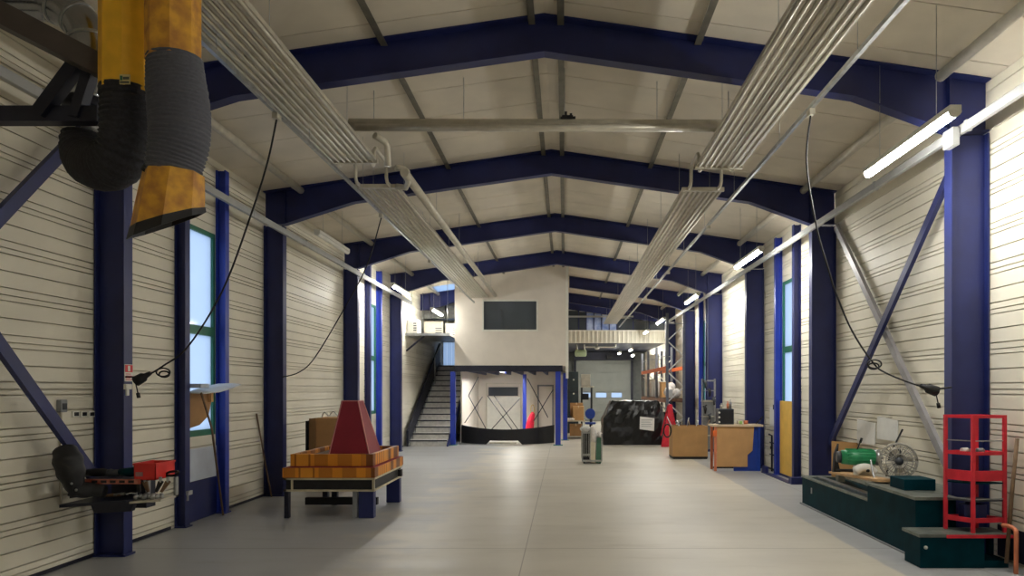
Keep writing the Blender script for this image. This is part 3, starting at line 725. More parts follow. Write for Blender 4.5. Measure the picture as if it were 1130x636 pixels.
# ---------------------------------------------------------------- orange boarded stand with maroon pyramid
SX0, SX1, SY0, SY1 = -3.74, -2.53, 9.16, 10.75
t = thing('boarded_stand', ((SX0 + SX1) / 2, (SY0 + SY1) / 2, 0), 'black steel stand with two tiers of orange boards under a maroon pyramid', 'stand')
m = MB()
fz0, fz1 = .36, .54
for z in (fz0, fz1 - .025):
    m.box(SX0, SX1, SY0, SY0 + .04, z, z + .025).box(SX0, SX1, SY1 - .04, SY1, z, z + .025).box(SX0, SX0 + .04, SY0, SY1, z, z + .025).box(SX1 - .04, SX1, SY0, SY1, z, z + .025)
EDGE = mat('pale_edge_strip', (196, 186, 160), .5, .1)
m.build('rim_strip', EDGE, t)
m = MB().box(SX0 + .02, SX1 - .02, SY0 + .03, SY1 - .03, fz0 + .01, fz1 - .01)
m.build('frame', BLACK, t)
m = MB().box(SX0 + .10, SX0 + .12, SY0 - .003, SY0 + .03, fz0, fz1).box(SX1 - .03, SX1, SY0 - .003, SY0 + .03, fz0, fz1).build('upright_strip', EDGE, t)
def ring(x0, x1, y0, y1, z0, z1, w, name, mm, parent):
    for q in ((x0, x1, y0, y0 + w), (x0, x1, y1 - w, y1), (x0, x0 + w, y0 + w, y1 - w), (x1 - w, x1, y0 + w, y1 - w)):
        MB().box(*q, z0, z1).build(name, mm, parent, .004)
ring(SX0 - .01, SX1 + .01, SY0 - .01, SY1 + .01, .545, .675, .06, 'lower_board', BOARDS, t)
MB().box(SX0, SX1, SY0, SY1, .542, .60).build('deck', WOODO, t)
ring(SX0 + .06, SX1 - .04, SY0 + .08, SY1 - .08, .69, .85, .06, 'upper_board', BOARDS, t)
MB().box(SX0 + .06, SX1 - .04, SY0 + .08, SY1 - .08, .665, .69).box(SX0 + .03, SX1 - .0, SY0 + .02, SY1 - .03, .674, .684).build('tier_shelf', MAROON, t)
MB().box(SX0 + .12, SX1 - .1, SY0 + .14, SY1 - .14, .69, .79).build('filling', WOODG, t)
for x, y, w, mm in ((SX0 + .03, SY0 + .05, .06, DARKSTEEL), (SX1 - .12, SY0 + .06, .2, NAVY), (SX1 - .08, SY1 - .25, .2, NAVY), (SX0 + .08, SY1 - .2, .08, DARKSTEEL), (SX0 + .32, SY1 - .5, .08, DARKSTEEL)):
    MB().box(x - w / 2, x + w / 2, y - .03, y + .03 + w * .3, .0, fz0).build('leg', mm, t, .004)
MB().box(SX1 - .30, SX1 - .24, SY0 + .03, SY0 + .10, 0, fz0).build('leg', CONCG, t, .004)
MB().box(SX0 + .1, SX1 - .1, SY0 + .5, SY0 + .58, .1, .2).build('stretcher', BLACK, t)
MB().box(SX1, SX1 + .05, SY1 - .3, SY1 - .2, .40, .5).build('bracket', BLACK, t)
# pyramid standing on the boards
pz = .79
px0, px1 = at(364, 0, 9.6).x, at(409, 0, 9.6).x
tx0, tx1 = at(380, 0, 9.85).x, at(397.5, 0, 9.85).x
ptop = at(0, 442.5, 9.85).z
t = thing('pyramid_hood', ((px0 + px1) / 2, 9.85, pz), 'maroon truncated pyramid hood standing on the orange boarded stand', 'pyramid')
yb0, yb1, yt0, yt1 = 9.55, 10.15, 9.75, 9.98
MB().hexa([(px0, yb0, pz), (px1, yb0, pz), (px1, yb1, pz), (px0, yb1, pz)], [(tx0, yt0, ptop), (tx1, yt0, ptop), (tx1, yt1, ptop), (tx0, yt1, ptop)]).build('body', MAROON, t)
m = MB()
for a, b in (((px0, yb0), (tx0, yt0)), ((px1, yb0), (tx1, yt0)), ((px1, yb1), (tx1, yt1))): m.bar((*a, pz), (*b, ptop), .014, .014)
m.bar((tx0, yt0, ptop), (tx1, yt0, ptop), .012, .012).bar((tx1, yt0, ptop), (tx1, yt1, ptop), .012, .012)
m.build('edge_seam', mat('pink_edge', (206, 136, 130), .5), t)
# cardboard box behind
bx0, bx1 = at(341, 0, 11.75).x, at(376, 0, 11.75).x
bzt = at(0, 461, 11.75).z
t = thing('cardboard_carton', ((bx0 + bx1) / 2, 12, 0), 'tall brown cardboard carton against the left wall behind the maroon pyramid', 'carton')
MB().box(bx0 + .17, bx1 + .1, 11.62, 12.1, 0, bzt).build('carton_body', CARD, t, .006)
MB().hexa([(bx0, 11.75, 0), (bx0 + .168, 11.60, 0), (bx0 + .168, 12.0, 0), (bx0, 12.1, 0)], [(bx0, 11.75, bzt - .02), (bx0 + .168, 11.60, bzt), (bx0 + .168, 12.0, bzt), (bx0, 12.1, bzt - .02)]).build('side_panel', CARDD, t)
MB().box(bx0 + .171, bx1 + .09, 11.612, 11.62, bzt * .56, bzt * .56 + .03).build('tape', mat('pale_tape', (214, 190, 150), .4), t)
mm = MB(); xx = bx0 + .50
mm.prism([(xx, bzt * .68), (xx + .05, bzt * .68), (xx + .03, bzt * .88)], 'y', 11.614, 11.62).build('printed_mark', CARDD, t)
MB().tube(smoothpts([(bx0 + .2, 11.8, bzt), (bx0 + .25, 11.8, bzt + .09), (bx0 + .32, 11.8, bzt + .03), (bx0 + .4, 11.8, bzt + .1), (bx0 + .48, 11.8, bzt + .02)], 5), .012, 6).build('strap_end', PAPER, t)
tag(MB().box(bx0 - .06, bx0 - .03, 11.75, 12.0, 0, bzt - .06).build('dark_board', BLACK), 'dark thin board standing against the left side of the tall carton', 'board')

# ---------------------------------------------------------------- staircase at the left
SY, SN, SR = 20.85, 14, 2.62
t = thing('staircase', (-4.1, SY, 0), 'grey steel staircase with dark side panel climbing beside the raised office', 'staircase')
go, ri = 5.2 / SN, SR / SN
for k in range(SN):
    y = SY + k * go; z = ri * (k + 1)
    tr = MB().box(-4.68, -3.56, y, y + go + .02, z - .035, z).build('tread', STEPM, t)
    MB().box(-4.66, -3.58, y + .012, y + .022, z - ri, z - .035).build('riser', STEPM, tr)
    MB().box(-4.685, -3.555, y - .008, y + .002, z - .04, z - .004).build('nosing', DARKSTEEL, tr)
def stringer(x, w, lo, hi, name, m):
    MB().prism([(SY - .12, 0), (SY + .05, 0), (SY + SN * go, SR - lo), (SY + SN * go, SR + hi), (SY - .12, hi * .55)], 'x', x, x + w).build(name, m, t)
stringer(-4.76, .06, .25, .85, 'side_panel', DARKSTEEL)
stringer(-4.70, .03, .25, .12, 'stringer', GALV)
stringer(-3.55, .04, .25, .08, 'stringer', NAVY)
MB().box(-4.80, -3.45, SY + SN * go, 26.95, SR - .12, SR).build('landing', STEPM, t)
for y in (SY + SN * go + .1,): MB().tube([(-4.62, y, SR), (-4.62, y, SR + 1), (-4.62, y - 1.6, SR + .25), (-4.62, y - 1.6, SR - .7)], .02, 8).build('handrail', GALV, t)
MB().box(-4.7, -4.64, 26.0, 26.06, 0, SR - .1).box(-3.56, -3.5, 26.0, 26.06, 0, SR - .1).build('support', NAVY, t)

# end wall behind the stairs, with a daylight door
m = MB().box(WL, -3.3, 27, 27.08, 0, SR + .02).box(WL, -3.3, 27, 27.08, 3.62, 4.9).box(-4.2, -3.3, 27, 27.08, SR + .02, 3.62)
struct(m.build('wall_landing', CREAM))
d = bpy.data.objects.new('door_2', None); d.location = (-4.5, 27, SR); d['_w'] = (-4.5, 27, SR); C.objects.link(d); struct(d)
MB().box(-4.85, -4.8, 26.98, 27.05, SR, 3.62).box(-4.25, -4.2, 26.98, 27.05, SR, 3.62).box(-4.8, -4.25, 26.98, 27.05, 3.57, 3.62).build('door_frame', TRAY, d)
for k in range(3): MB().box(-4.79 + k * .182, -4.79 + k * .182 + .172, 27.0, 27.02, SR + .02, 3.57).build('pane', PANEB, d)

# plant shelf and silver duct above the stairs
t = thing('plant_shelf', (-4.2, 21.9, 3.42), 'steel shelf on the left wall above the stairs carrying pale units', 'shelf')
MB().box(WL, -3.5, 21.0, 23.5, 3.36, 3.44).build('deck', GALV, t)
for x in (-4.7, -3.6): MB().tube([(x, 21.2, 3.44), (x, 21.2, roofz(x))], .008, 6).tube([(x, 22.8, 3.44), (x, 22.8, roofz(x))], .008, 6).build('hanger', GALV, t)
MB().bar((WL, 21.1, 2.9), (-4.3, 21.1, 3.36), .05, .05).build('bracket', DARKSTEEL, t)
def unit(x0, x1, y0, y1, z0, z1, lab, m):
    t = thing('ventilation_unit', ((x0 + x1) / 2, y0, z0), lab, 'unit')
    MB().box(x0, x1, y0, y1, z0, z1).build('casing', m, t, .015)
    g = MB()
    for k in range(4): g.box(x0 + (x1 - x0) * .6, x1 - .04, y0 - .008, y0, z0 + .08 + k * .07, z0 + .11 + k * .07)
    g.build('grille', GREYD, t)
unit(-4.83, -4.5, 21.1, 21.6, 3.44, 3.86, 'small pale unit at the left end of the shelf above the stairs', WHITE)
unit(-4.66, -4.02, 22.8, 23.3, 3.44, 3.98, 'white boxy unit in the middle of the shelf above the stairs', PIPEW)
unit(-3.95, -3.56, 22.8, 23.2, 3.44, 3.92, 'small white unit at the right end of the shelf beside the raised office', PIPEW)
t = thing('silver_duct', (-4.2, 23.6, 4.3), 'silver rectangular air duct crossing above the stairs to the raised office', 'duct')
MB().box(WL, -3.5, 23.7, 24.3, 4.16, 4.60).build('duct_body', GALV, t, .01)
for x in (-4.6, -4.1, -3.65): MB().box(x, x + .03, 23.68, 24.32, 4.14, 4.62).build('flange', CHROME, t)
for x in (-4.55, -4.05): MB().tube([(x, 24.0, 4.60), (x, 24.0, roofz(x))], .006, 6).build('hanger', GALV, t)

# ---------------------------------------------------------------- raised office on blue posts
OX0, OX1, OY = -3.40, .10, 21.3
t = thing('raised_office', ((OX0 + OX1) / 2, OY, 0), 'off white raised office with dark window, standing on blue posts in the hall', 'office')
oz = 2.46
wx0, wx1, wz0, wz1 = -2.50, -.87, 3.57, 4.45
m = MB().box(OX0, OX1, OY, OY + .1, oz, wz0).box(OX0, wx0, OY, OY + .1, wz0, wz1).box(wx1, OX1, OY, OY + .1, wz0, wz1)
m.prism([(OX0, wz1), (OX1, wz1), (OX1, roofz(OX1) - .005), (CXM, roofz(CXM) - .005), (OX0, roofz(OX0) - .005)], 'y', OY, OY + .1)
m.build('front_wall', OFFICE, t)
MB().box(OX0, OX0 + .1, OY + .1, 26.9, oz, roofz(OX0) - .01).build('side_wall', OFFICE, t)
MB().box(OX1 - .1, OX1, OY + .1, 26.9, oz, roofz(OX1) - .01).build('side_wall', OFFICE, t)
MB().box(OX1 - .06, OX1 + .02, OY - .02, OY + .06, oz - .4, roofz(OX1) - .01).build('corner_trim', WHITE, t)
MB().box(OX0, OX1, OY + .1, 26.9, oz - .02, oz + .05).build('floor_deck', OFFICE, t)
w = MB().box(wx0 - .05, wx1 + .05, OY - .02, OY + .06, wz0 - .05, wz0).box(wx0 - .05, wx1 + .05, OY - .02, OY + .06, wz1, wz1 + .05).box(wx0 - .05, wx0, OY - .02, OY + .06, wz0, wz1).box(wx1, wx1 + .05, OY - .02, OY + .06, wz0, wz1).build('window_frame', WHITE, t)
MB().box(wx0, wx1, OY + .03, OY + .04, wz0, wz1).build('pane', GLASSD, w)
MB().box(wx0 + .55, wx0 + .57, OY + .015, OY + .03, wz0, wz1 - .25).box(wx0, wx0 + .55, OY + .015, OY + .03, wz1 - .27, wz1 - .25).box(wx0 + .66, wx0 + .74, OY + .015, OY + .03, wz0 + .05, wz0 + .1).build('blind_edge', GREYD, w)
MB().box(OX0, OX1 - .16, OY - .04, OY + .1, 2.27, oz).build('edge_beam', DARKSTEEL, t)
for k in range(7):
    x = OX0 + .3 + k * .48
    MB().box(x, x + .07, OY + .1, 26.8, 2.28, oz - .02).build('joist', NAVY, t)
MB().box(OX0, OX1, 26.8, 26.9, 0, oz - .02).build('rear_wall', OFFICE, t)
MB().box(OX0, OX0 + .05, 22.5, 26.8, 0, oz - .02).build('side_panel', OFFICE, t)
MB().box(OX1 - .05, OX1, 23.6, 26.8, 0, oz - .02).build('side_panel', OFFICE, t)
def opost(x, y, w=.15):
    MB().box(x - w / 2, x + w / 2, y - w / 2, y + w / 2, .02, 2.27).build('post', BLUE, t)
    MB().box(x - w * .9, x + w * .9, y - w * .9, y + w * .9, 0, .02).build('base_plate', mat('green_plate', (70, 130, 124), .5), t)
opost(-3.44, 21.25); opost(-.20, 21.2, .16); opost(.02, 23.3, .15); opost(-1.45, 25.0, .13)
def wire(px0, py0, px1, py1, Y, name='brace_rod'): MB().tube([at(px0, py0, Y), at(px1, py1, Y)], .014, 6).build(name, DARKSTEEL, t)
for q in ((517, 437, 536, 473), (532.5, 438, 512.7, 467), (528, 416, 517, 437), (538, 437, 565, 474), (545.3, 437, 571.5, 474), (573.6, 440, 542.5, 474), (582, 418, 604.7, 461), (610.4, 430, 589, 465)):
    wire(*q, 22.9)
# door in the rear wall under the deck
dd = thing('panel_door', (-2.4, 26.75, 0), 'white door with dark window band under the raised office', 'door')
a = at(537.5, 430, 26.75).x; b = at(574, 430, 26.75).x
MB().box(a, b, 26.74, 26.78, .02, 1.45).build('leaf', WHITE, dd)
MB().box(a + .06, b - .08, 26.73, 26.78, at(0, 437, 26.75).z, at(0, 427.5, 26.75).z).build('window_band', GLASSD, dd)
dz = at(0, 424, 26.75).z; MB().box(a - .04, a, 26.74, 26.79, .02, dz).box(b, b + .04, 26.74, 26.79, .02, dz).box(a - .04, b + .04, 26.74, 26.79, dz, dz + .04).build('door_frame', PIPEW, dd)
dd = thing('grey_door', (-.75, 26.75, 0), 'grey framed narrow door behind the right cross bracing under the office', 'door')
a = at(593, 0, 26.75).x; b = at(611, 0, 26.75).x
MB().box(a, b, 26.76, 26.79, 0, 1.9).build('leaf', OFFICE, dd)
MB().box(a, a + .06, 26.72, 26.76, 0, 1.9).box(b - .06, b, 26.72, 26.76, 0, 1.9).box(a, b, 26.72, 26.76, 1.84, 1.9).build('door_frame', CONCG, dd)
a, b = at(581, 474, 23.6), at(589, 455, 23.6)
s = thing('pink_bag', (a.x + .12, 23.6, 0), 'bright pink red bag standing behind the black curved skirt', 'bag')
MB().tube(smoothpts([(a.x + .06, 23.6, .0), (a.x + .10, 23.6, .3), (a.x + .14, 23.6, .6), (a.x + .2, 23.6, .84), (a.x + .22, 23.6, .95)], 4), [.10, .13, .15, .155, .15, .145, .14, .14, .13, .12, .11, .10, .09, .08, .07, .05, .03], 14).build('bag_body', PINK, s)
MB().tube(smoothpts([(a.x + .16, 23.55, .9), (a.x + .15, 23.55, 1.1), (a.x + .22, 23.55, 1.2), (a.x + .27, 23.55, 1.05), (a.x + .25, 23.55, .9)], 4), .012, 6).build('strap', mat('yellow_strap', (196, 160, 60), .6), s)
# black curved skirt
m = MB(); N = 24; R0 = 3.2
va, vb = [], []
for k in range(N + 1):
    u = -1 + 2 * k / N; x = -1.83 + 1.5 * u; y = 21.45 + .75 * u * u; zt = .47 + .11 * u * u
    zb_ = .12 if abs(x + 1.93) < .5 else .0
    va += [(x, y, zb_), (x, y, zt), (x, y + .06, zt), (x, y + .06, zb_)]
fs = []
for k in range(N):
    for j in range(4): fs.append((k * 4 + j, k * 4 + (j + 1) % 4, k * 4 + 4 + (j + 1) % 4, k * 4 + 4 + j))
fs += [(0, 1, 2, 3), (N * 4, N * 4 + 1, N * 4 + 2, N * 4 + 3)]
s = thing('curved_skirt', (-1.83, 21.45, 0), 'black curved skirt of the round platform under the raised office', 'skirt')
m.add(va, fs); m.build('skirt_wall', BLACK, s)
MB().box(-2.35, -1.5, 21.5, 21.6, .02, .07).build('slot_plate', PIPEW, s)
q = thing('strip_lamp', (-1.72, 23.4, 2.33), 'lit strip lamp under the deck of the raised office', 'lamp')
MB().box(-1.78, -1.66, 22.4, 24.2, 2.37, 2.44).build('housing', WHITE, q)
MB().box(-1.76, -1.68, 22.42, 24.18, 2.33, 2.37).build('lamp_tube', TUBE, q)

# ---------------------------------------------------------------- far end: fascia, glazed gallery, roller door
m = MB()
prof = []
x = OX1 + .02
while x < WR - .1:
    prof += [(x, 30.0), (x + .10, 30.0), (x + .115, 29.97), (x + .175, 29.97)]; x += .19
prof = [(px, py) for px, py in prof if px < WR]
m.prism(prof + [(WR, 30.0), (WR, 30.06), (OX1 + .02, 30.06)], 'z', 3.74, 4.26)
struct(m.build('wall_fascia', FASCIA))
struct(MB().box(OX1 + .02, WR, 29.93, 30.06, 4.26, 4.30).build('trim_1', WHITE))
struct(MB().box(OX1 + .02, WR, 30.06, 37.6, 3.74, 3.84).build('ceiling_gallery', DARKSTEEL))
g = bpy.data.objects.new('window_6', None); g.location = (2, 30.1, 4.3); g['_w'] = (2, 30.1, 4.3); C.objects.link(g); struct(g)
xs = [OX1 + .02, .62, .95, 1.28, 1.62, 1.95, 2.28, 3.0, 3.7, WR]
for i, (a, b) in enumerate(zip(xs, xs[1:])):
    zt = min(roofz(a), roofz(b)) - .3
    MB().box(a + .02, b - .02, 30.1, 30.12, 4.3, zt).build('pane', PALEBL if 2 <= i <= 5 else GLASSD, g)
    MB().box(b - .02, b + .02, 30.08, 30.14, 4.3, zt).build('mullion', NAVY, g)
MB().prism([(OX1 + .02, roofz(OX1 + .02) - .30), (WR, roofz(WR) - .3), (WR, roofz(WR) - .01), (OX1 + .02, roofz(OX1) - .01)], 'y', 30.08, 30.14).build('head_panel', NAVY, g)
MB().box(OX1 + .02, 3.0, 29.95, 30.02, 4.86, 4.93).build('rail', TRAY, g)
DX0, DX1, DZ = .63, 3.60, 3.42
struct(MB().box(OX1, DX0, 37.6, 37.7, 0, 3.8).box(DX1, WR, 37.6, 37.7, 0, 3.8).box(DX0, DX1, 37.6, 37.7, DZ, 3.8).build('wall_far', mat('dark_far_wall', (96, 100, 98), .6)))
struct(MB().box(-.02, .06, 26.95, 37.7, 0, 5.5).build('wall_partition', OFFICE))
d = bpy.data.objects.new('door_1', None); d.location = (2.1, 37.5, 0); d['_w'] = (2.1, 37.5, 0); C.objects.link(d); struct(d)
ph = [.0, .45, .9, 1.24, 1.58, 2.1, 2.62, 3.1, 3.42]
pw = [(1.0, 1.42), (1.70, 2.28), (2.55, 3.12)]
for i, (a, b) in enumerate(zip(ph, ph[1:])):
    if i == 3:
        m = MB().box(DX0, DX1, 37.54, 37.56, a, a + .025).box(DX0, DX1, 37.5, 37.56, a + .025, a + .04).box(DX0, DX1, 37.5, 37.56, b - .04, b)
        e = DX0
        for p, q in pw: m.box(e, p, 37.5, 37.56, a + .04, b - .04); e = q
        m.box(e, DX1, 37.5, 37.56, a + .04, b - .04)
        s = m.build('door_section', ROLLER, d)
        for p, q in pw: MB().box(p, q, 37.53, 37.54, a + .04, b - .04).build('pane', PANE, s)
    else: MB().box(DX0, DX1, 37.5, 37.56, a + .025, b).box(DX0, DX1, 37.54, 37.56, a, a + .025).build('door_section', ROLLER, d)
MB().box(DX0 - .12, DX0, 37.4, 37.58, 0, 3.5).box(DX1, DX1 + .12, 37.4, 37.58, 0, 3.5).build('guide_rail', DARKSTEEL, d)
MB().box(DX0 - .12, DX1 + .12, 37.0, 37.58, 3.3, 3.72).build('roll_housing', DARKSTEEL, d)
# hanging tank with white pipes
t = thing('pipe_tank', (.72, 31, 3.2), 'pale green tank hanging under the far ceiling beside the office corner', 'tank')
MB().tube([(.46, 31, 3.36), (.50, 31, 3.36), (.95, 31, 3.36), (.99, 31, 3.36)], [.10, .16, .16, .10], 16).build('tank_body', TANKG, t)
for x in (.55, .9): MB().tube([(x, 31, 3.5), (x, 31, 3.75)], .025, 8).build('tank_pipe', PIPEW, t)
t = thing('white_conduit', (1.6, 30.9, 3.6), 'white conduit pipe running below the far fascia', 'pipe')
MB().tube([(.95, 30.9, 3.62), (2.2, 30.9, 3.62), (2.28, 30.9, 3.64), (2.3, 30.9, 3.75)], .03, 8).build('conduit', WHITE, t)
t = thing('round_lamp', (1.45, 30.75, 3.5), 'round white bulkhead lamp below the far fascia', 'lamp')
MB().lathe([(.0, 0), (.09, .02), (.11, .06), (.11, .09), (.04, .10), (.04, .24)], (1.45, 30.75, 3.5), 16).build('lamp_body', WHITE, t)
t = thing('loudspeaker', (2.4, 36.7, 3.3), 'small dark box hanging under the far ceiling above the roller door', 'box')
MB().box(2.25, 2.55, 36.6, 36.8, 3.35, 3.55).build('casing', BLACK, t, .01); MB().box(2.38, 2.42, 36.68, 36.72, 3.55, 3.75).build('bracket', BLACK, t)

# ---------------------------------------------------------------- desk corner by the office
t = thing('work_desk', (.33, 24.3, 0), 'white legged work desk with cardboard boxes beside the office posts', 'desk')
MB().box(.06, .72, 24.0, 24.7, .60, .64).build('desk_top', mat('desk_top', (206, 190, 160), .5), t)
for x, y in ((.08, 24.02), (.69, 24.02), (.08, 24.66), (.69, 24.66)): MB().box(x - .02, x + .02, y - .02, y + .02, 0, .60).build('leg', WHITE, t)
MB().box(.06, .72, 24.0, 24.7, .06, .09).build('lower_shelf', PIPEW, t)
def carton(x0, x1, y0, y1, z0, z1, lab, m=CARD, grp=None):
    t = thing('cardboard_box', ((x0 + x1) / 2, (y0 + y1) / 2, z0), lab, 'box', grp)
    MB().box(x0, x1, y0, y1, z0, z1).build('box_body', m, t, .004)
    MB().box(x0 + (x1 - x0) * .45, x0 + (x1 - x0) * .55, y0 - .003, y1, z1 - .06, z1 + .003).build('tape', mat('pale_tape', (214, 190, 150), .4), t)
carton(.30, .68, 24.1, 24.6, .64, 1.13, 'brown cardboard box standing on the white legged desk, nearer of the two', CARD)
carton(.20, .66, 24.62, 24.7, .64, 1.24, 'taller flat cardboard box at the back of the white legged desk', CARDD)
carton(.18, .62, 24.1, 24.6, .09, .50, 'brown cardboard box on the lower shelf of the white legged desk', CARDD)
t = thing('desk_phone', (.17, 24.15, .64), 'black desk telephone on the white legged desk', 'telephone')
MB().box(.10, .24, 24.1, 24.28, .64, .70).build('phone_body', BLACK, t, .01); MB().tube([(.10, 24.12, .74), (.12, 24.12, .77), (.22, 24.12, .77), (.24, 24.12, .74)], .025, 8).build('handset', BLACK, t)
MB().box(.16, .18, 24.15, 24.2, .70, .76).build('cradle', BLACK, t)
m = MB()
for k in range(6): m.lathe([(.0, 0), (.05, .01), (.06, .05), (.0, .09)], (.12 + k * .035, 24.05 + .02 * (k % 2), .64), 8)
tag(m.build('paper_heap', CLOTH), 'small heap of crumpled white papers on the desk front', 'paper')['kind'] = 'stuff'
t = thing('tall_cabinet', (.32, 27.6, 0), 'tall dark green cabinet behind the work desk', 'cabinet')
MB().box(.12, .55, 27.2, 27.8, 0, 2.42).build('cabinet_body', SHELFG, t, .01)
for z in (.8, 1.6): MB().box(.14, .53, 27.19, 27.2, z, z + .02).build('door_seam', BLACK, t)
for z in (1.55, 2.1): MB().lathe([(.0, -.03), (.035, -.02), (.035, 0)], (.36, 27.19, z), 10, (0, 1, 0)).build('round_knob', WHITE, t)
t = thing('wall_heater', (.85, 28.2, 0), 'beige boxy unit on dark stand behind the tall green cabinet', 'unit')
MB().box(.68, 1.05, 28.0, 28.4, 1.86, 2.34).build('casing', PIPEW, t, .02); MB().box(.66, 1.2, 27.95, 28.45, 1.80, 1.86).build('stand_top', PIPEW, t)
for x, y in ((.70, 28.0), (1.1, 28.0), (.70, 28.4), (1.1, 28.4)): MB().box(x - .03, x + .03, y - .03, y + .03, 0, 1.8).build('leg', BLACK, t)
MB().box(.70, .98, 27.96, 28.4, 1.3, 1.55).build('drawer', BLACK, t)
# blue office chair
cx, cy = .95, 25.6
t = thing('office_chair', (cx, cy, 0), 'blue office chair beside the work desk', 'chair')
MB().lathe([(.0, 0), (.2, .01), (.22, .05), (.2, .08), (.0, .09)], (cx, cy, .42), 18).build('seat', BLUEPL, t)
bk = MB()
vs = [(cx + .19 * math.cos(a) * (1 if abs(math.cos(a)) < .9 else 1), cy - .12 + .03, .82 + .20 * math.sin(a)) for a in [2 * PI * k / 16 for k in range(16)]]
bk.add(vs + [(x, y - .05, z) for x, y, z in vs], [tuple(range(16)), tuple(range(16, 32))[::-1]] + [(i, (i + 1) % 16, 16 + (i + 1) % 16, 16 + i) for i in range(16)])
bk.build('backrest', BLUEPL, t, .015)
MB().tube([(cx, cy - .10, .66), (cx, cy - .12, .55), (cx, cy, .42)], .02, 8).build('back_support', BLACK, t)
MB().tube([(cx, cy, .1), (cx, cy, .43)], .03, 10).build('pole', BLACK, t)
for k in range(5):
    a = 2 * PI * k / 5; e = Vector((cx + .26 * math.cos(a), cy + .26 * math.sin(a), .07))
    l = MB().tube([(cx, cy, .11), e], .02, 6).build('leg', BLACK, t)
    MB().lathe([(.03, -.012), (.035, 0), (.03, .012)], e - Vector((0, 0, .035)), 10, (1, 0, 0)).build('castor', BLACK, l)
# upright trolley of panels and rags
a = at(641, 512, 15.9); TY = 15.9
X0, X1 = .40, .87
t = thing('panel_trolley', (.63, TY, 0), 'low trolley holding dark framed panels, white rags and a green panel in mid hall', 'trolley')
MB().box(X0, X1, TY, TY + .55, .05, .09).build('base', GALV, t)
for x in (X0 + .05, X1 - .05):
    for y in (TY + .06, TY + .48): MB().lathe([(.025, -.015), (.027, 0), (.025, .015)], (x, y, .027), 10, (1, 0, 0)).build('castor', BLACK, t)
for x, y, h in ((X0 + .01, TY + .01, .80), (X0 + .19, TY + .01, .78), (X1 - .01, TY + .01, .70), (X0 + .01, TY + .53, .86), (X1 - .01, TY + .53, .72)):
    MB().box(x - .012, x + .012, y - .012, y + .012, .05, h).build('upright', GALV, t)
for k in range(2):
    m = MB().box(X0 + .03, X0 + .18, TY + .05 + k * .18, TY + .08 + k * .18, .09, .74)
    m.build('dark_panel', BLACK, t)
g = MB()
for k in range(3): g.box(X0 + .05 + k * .05, X0 + .06 + k * .05, TY + .04, TY + .05, .16, .72)
g.box(X0 + .02, X0 + .19, TY + .035, TY + .05, .18, .23).box(X0 + .02, X0 + .19, TY + .035, TY + .05, .70, .74).build('panel_bars', GALV, t)
MB().box(X0 + .21, X0 + .31, TY + .02, TY + .4, .02, .5).build('pale_panel', mat('cream_panel', (218, 208, 182), .5), t)
MB().hexa([(X1 - .15, TY + .02, .02), (X1 - .02, TY + .02, .02), (X1 - .02, TY + .45, .02), (X1 - .15, TY + .45, .02)], [(X1 - .12, TY + .06, .60), (X1 - .02, TY + .06, .60), (X1 - .02, TY + .45, .60), (X1 - .12, TY + .45, .60)]).build('green_panel', mat('green_glass_panel', (72, 112, 92), .25), t)
def blob(name, c, r, m, par=None, seed=0, n=14, k=8, amp=.22):
    rd = random.Random(seed); b = MB(); vs = []
    for i in range(k + 1):
        ph = PI * i / k
        for j in range(n):
            th = 2 * PI * j / n; q = 1 + amp * (rd.random() - .5) * 2 * math.sin(ph)
            vs.append((c[0] + r[0] * q * math.sin(ph) * math.cos(th), c[1] + r[1] * q * math.sin(ph) * math.sin(th), c[2] + r[2] * (q if 0 < i < k else 1) * -math.cos(ph)))
    b.add(vs, [(i * n + j, i * n + (j + 1) % n, (i + 1) * n + (j + 1) % n, (i + 1) * n + j) for i in range(k) for j in range(n)], True)
    return b.build(name, m, par)
tag(blob('white_rags', (X0 + .26, TY + .10, .66), (.09, .09, .22), CLOTH, seed=3, amp=.3), 'bundle of white rags draped over the middle of the panel trolley', 'rags')
tag(blob('white_rags', (X0 + .09, TY + .14, .80), (.12, .12, .075), mat('grey_rag', (190, 188, 184), .9, 0, .1, 20, .4), seed=5, amp=.25), 'grey white rag bundle on top of the dark framed panels', 'rags')
tag(blob('white_rags', (X1 - .07, TY + .16, .665), (.07, .09, .075), CLOTH, seed=8, amp=.3), 'white rag bundle on top of the green panel', 'rags')

# ---------------------------------------------------------------- black wrapped crate
cx0, cx1, cy0, cy1, ch = 1.20, 3.02, 21.3, 22.5, 1.36
t = thing('wrapped_crate', ((cx0 + cx1) / 2, cy0, 0), 'big crate wrapped in black plastic sheet with a white paper on it', 'crate')
rd = random.Random(11); m = MB(); NX, NZ, NY = 16, 10, 6
def P(u, v, w):       # shrink toward the top, slanted left shoulder
    z = ch * v; x = cx0 + (cx1 - cx0) * u; y = cy0 + (cy1 - cy0) * w
    if v > .6: x += (.28 * (1 - u) - .06 * u) * (v - .6) / .4
    if v > .6: y += .12 * (1 - w) * (v - .6) / .4
    k = .02 if v > 0 else 0
    return (x + rd.uniform(-k, k), y + rd.uniform(-k, k), max(0, z + (rd.uniform(-k, k) if 0 < v else 0)))
grid = {}
def V(i, j, k):
    if (i, j, k) not in grid: grid[(i, j, k)] = len(m.v); m.v.append(Vector(P(i / NX, j / NZ, k / NY)))
    return grid[(i, j, k)]
for i in range(NX):
    for j in range(NZ):
        for k in (0, NY): m.f.append([V(i, j, k), V(i + 1, j, k), V(i + 1, j + 1, k), V(i, j + 1, k)]); m.sm.append(False)
